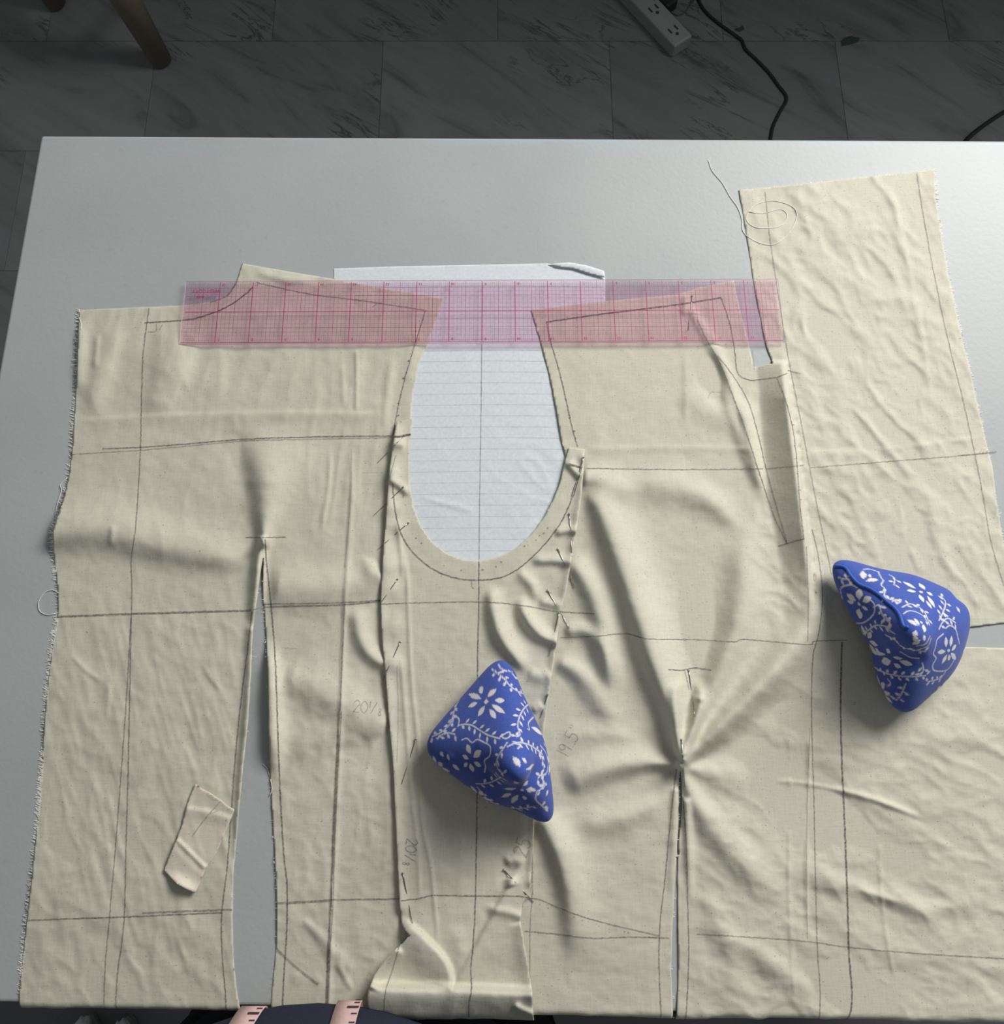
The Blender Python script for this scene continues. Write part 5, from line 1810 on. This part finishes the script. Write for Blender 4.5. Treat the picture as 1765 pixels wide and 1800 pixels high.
# body under the clothes: neck, head, arms grown from a skinned skeleton
bone = [((PX, cy - 0.02, T + 0.44), 0.05), ((PX, cy - 0.02, T + 0.53), 0.047), ((PX, cy - 0.005, T + 0.60), 0.052), ((PX, cy + 0.005, T + 0.66), 0.078), ((PX, cy, T + 0.73), 0.082), ((PX, cy - 0.005, T + 0.785), 0.055)]
vv = [b[0] for b in bone]
rr = [b[1] for b in bone]
ee = [(i, i + 1) for i in range(len(bone) - 1)]
for s in (-1, 1):
    st = len(vv)
    arm = [((PX + s * 0.17, cy - 0.03, T + 0.44), 0.046), ((PX + s * 0.205, cy - 0.09, T + 0.28), 0.040), ((PX + s * 0.215, cy - 0.14, T + 0.16), 0.036), ((PX + s * 0.19, cy - 0.17, T + 0.04), 0.032), ((PX + s * 0.17, cy - 0.19, T - 0.06), 0.024), ((PX + s * 0.16, cy - 0.20, T - 0.12), 0.030), ((PX + s * 0.16, cy - 0.20, T - 0.15), 0.028)]
    vv += [a[0] for a in arm]
    rr += [a[1] for a in arm]
    ee.append((0, st))
    ee += [(st + i, st + i + 1) for i in range(len(arm) - 1)]
    pal = st + len(arm) - 1
    for k in range(4):
        f0 = len(vv)
        yk = cy - 0.226 + k * 0.017
        ln = (0.060, 0.072, 0.076, 0.066)[k]
        vv += [(PX + s * 0.162, yk, T - 0.165), (PX + s * 0.157, yk + 0.002, T - 0.17 - ln * 0.55), (PX + s * 0.147, yk + 0.004, T - 0.17 - ln)]
        rr += [0.0088, 0.0082, 0.0072]
        ee += [(pal, f0), (f0, f0 + 1), (f0 + 1, f0 + 2)]
    f0 = len(vv)
    vv += [(PX + s * 0.155, cy - 0.165, T - 0.125), (PX + s * 0.148, cy - 0.152, T - 0.16)]
    rr += [0.011, 0.009]
    ee += [(st + 5, f0), (f0, f0 + 1)]
me = bpy.data.meshes.new('body')
me.from_pydata(vv, ee, [])
bo = bpy.data.objects.new('body', me)
link(bo)
bo.modifiers.new('skin', 'SKIN')
for i, s_ in enumerate(me.skin_vertices[0].data):
    s_.radius = (rr[i], rr[i])
me.skin_vertices[0].data[0].use_root = True
bo.modifiers.new('sub', 'SUBSURF').levels = 1
bo.modifiers['sub'].render_levels = 1
me.materials.append(SKIN)
adopt(epn, bo)
bm = bmesh.new()
bmesh.ops.create_icosphere(bm, subdivisions=4, radius=1)
for v in bm.verts:
    c = v.co.copy()
    front = max(0, c.y)
    v.co = Vector((PX + c.x * 0.092, cy - 0.012 + c.y * (0.10 - 0.035 * front), T + 0.735 + c.z * 0.085 + (0.02 * front if c.z < 0 else 0) - (0.09 * max(0, -c.y) * max(0, -c.z))))
hr = bm_obj('hair', bm, HAIR, None, True)
adopt(epn, hr)
# face
EYE = plain('eye_white', (0.7, 0.7, 0.7), 0.3)
for s in (-1, 1):
    bm = bmesh.new()
    bmesh.ops.create_uvsphere(bm, u_segments=12, v_segments=8, radius=0.012, matrix=Matrix.Translation((PX + s * 0.032, cy + 0.078, T + 0.675)))
    adopt(epn, bm_obj('eye', bm, EYE, None, True))
bm = bmesh.new()
bmesh.ops.create_cone(bm, cap_ends=True, segments=12, radius1=0.016, radius2=0.006, depth=0.045, matrix=Matrix.Translation((PX, cy + 0.085, T + 0.650)))
adopt(epn, bm_obj('nose', bm, SKIN, None, True))
bm = bmesh.new()
bmesh.ops.create_uvsphere(bm, u_segments=14, v_segments=8, radius=1, matrix=Matrix.Translation((PX, cy + 0.072, T + 0.612)) @ Matrix.Diagonal((0.024, 0.010, 0.008, 1)))
adopt(epn, bm_obj('mouth', bm, plain('lips', (0.5, 0.22, 0.2), 0.5), None, True))

# sleeves of the top
for s in (-1, 1):
    V, Fc = tube_geo([Vector((PX + s * 0.14, cy - 0.028, T + 0.455)), Vector((PX + s * 0.18, cy - 0.035, T + 0.43)), Vector((PX + s * 0.195, cy - 0.065, T + 0.34)), Vector((PX + s * 0.206, cy - 0.095, T + 0.26))], 0.055, 20)
    o = mesh_obj('sleeve', V, Fc, NAVY, smooth=True)
    adopt(epn, o)

# tape measure
PINK = plain('pink_vinyl_tape', (0.62, 0.42, 0.40), 0.5)
INK = plain('tape_ink', (0.05, 0.03, 0.04), 0.6)
etp = empty('tape_measure', (PX, FY, T + 0.4))
tag(etp, 'pink tape measure hanging from the neck over the navy top at the table edge', 'tape measure')
tv, tf, iv, if_ = [], [], [], []


def front(x, z):
    """front of the navy top at x, height z"""
    zs = [r[2] for r in TOP_RINGS]
    g1 = lambda k: float(np.interp(z, zs, [r[k] for r in TOP_RINGS]))
    u = min(0.98, abs(x - PX) / g1(3))
    return g1(1) + g1(4) * math.sqrt(1 - u * u)


def ribbon(path, wid, V, Fc):
    path = [Vector(p) for p in path]
    b = len(V)
    for i, p in enumerate(path):
        V.append(p + Vector((-wid / 2, 0, 0)))
        V.append(p + Vector((wid / 2, 0.0, 0)))
    for i in range(len(path) - 1):
        k = b + 2 * i
        Fc.append((k, k + 1, k + 3, k + 2))


objs = []
for (xa, sg) in ((462, -1), (622, 1)):
    pe = P(xa, 1776, T - 0.004)
    x0 = pe.x
    zs_ = [T - 0.09, T - 0.05, T - 0.02, T + 0.003, T + 0.0065, T + 0.0085, T + 0.014, T + 0.03, T + 0.06, T + 0.10, T + 0.16, T + 0.24, T + 0.32, T + 0.40, T + 0.46]
    path = []
    for z in zs_:
        t_ = max(0.0, z - T) / 0.46
        x = x0 + 0.006 * max(0, (T + 0.003 - z) / 0.09) - 0.14 * max(0.0, min(0.05, z - T)) + (PX + sg * 0.066 - x0) * t_
        path.append((x, front(x, z) + 0.0014, z))
    path += [(PX + sg * 0.064, cy + 0.02, T + 0.552), (PX + sg * 0.05, cy - 0.085, T + 0.548)]
    pp = catmull(path, 0.006)
    V, Fc = [], []
    ribbon(pp, 0.0148, V, Fc)
    o = mesh_obj('tape', V, Fc, PINK, smooth=True)
    so = o.modifiers.new('t', 'SOLIDIFY')
    so.thickness = 0.0005
    so.offset = -1
    objs.append(o)
    V, Fc = [], []
    acc = 0
    for i in range(1, len(pp) - 1):
        if not (T - 0.05 < pp[i][2] < T + 0.3):
            continue
        p, nx = Vector(pp[i]), (Vector(pp[i + 1]) - Vector(pp[i])).normalized()
        big = (i % 3 == 0)
        w = 0.007 if big else 0.0035
        th = 0.0009 if big else 0.0005
        c = p + Vector((0.0070 - w / 2, 0.0009, 0))
        k = len(V)
        V += [c + Vector((-w / 2, 0, 0)) - nx * th, c + Vector((w / 2, 0, 0)) - nx * th, c + Vector((w / 2, 0, 0)) + nx * th, c + Vector((-w / 2, 0, 0)) + nx * th]
        Fc.append((k, k + 1, k + 2, k + 3))
    objs.append(mesh_obj('markings', V, Fc, INK))
adopt(etp, *objs)
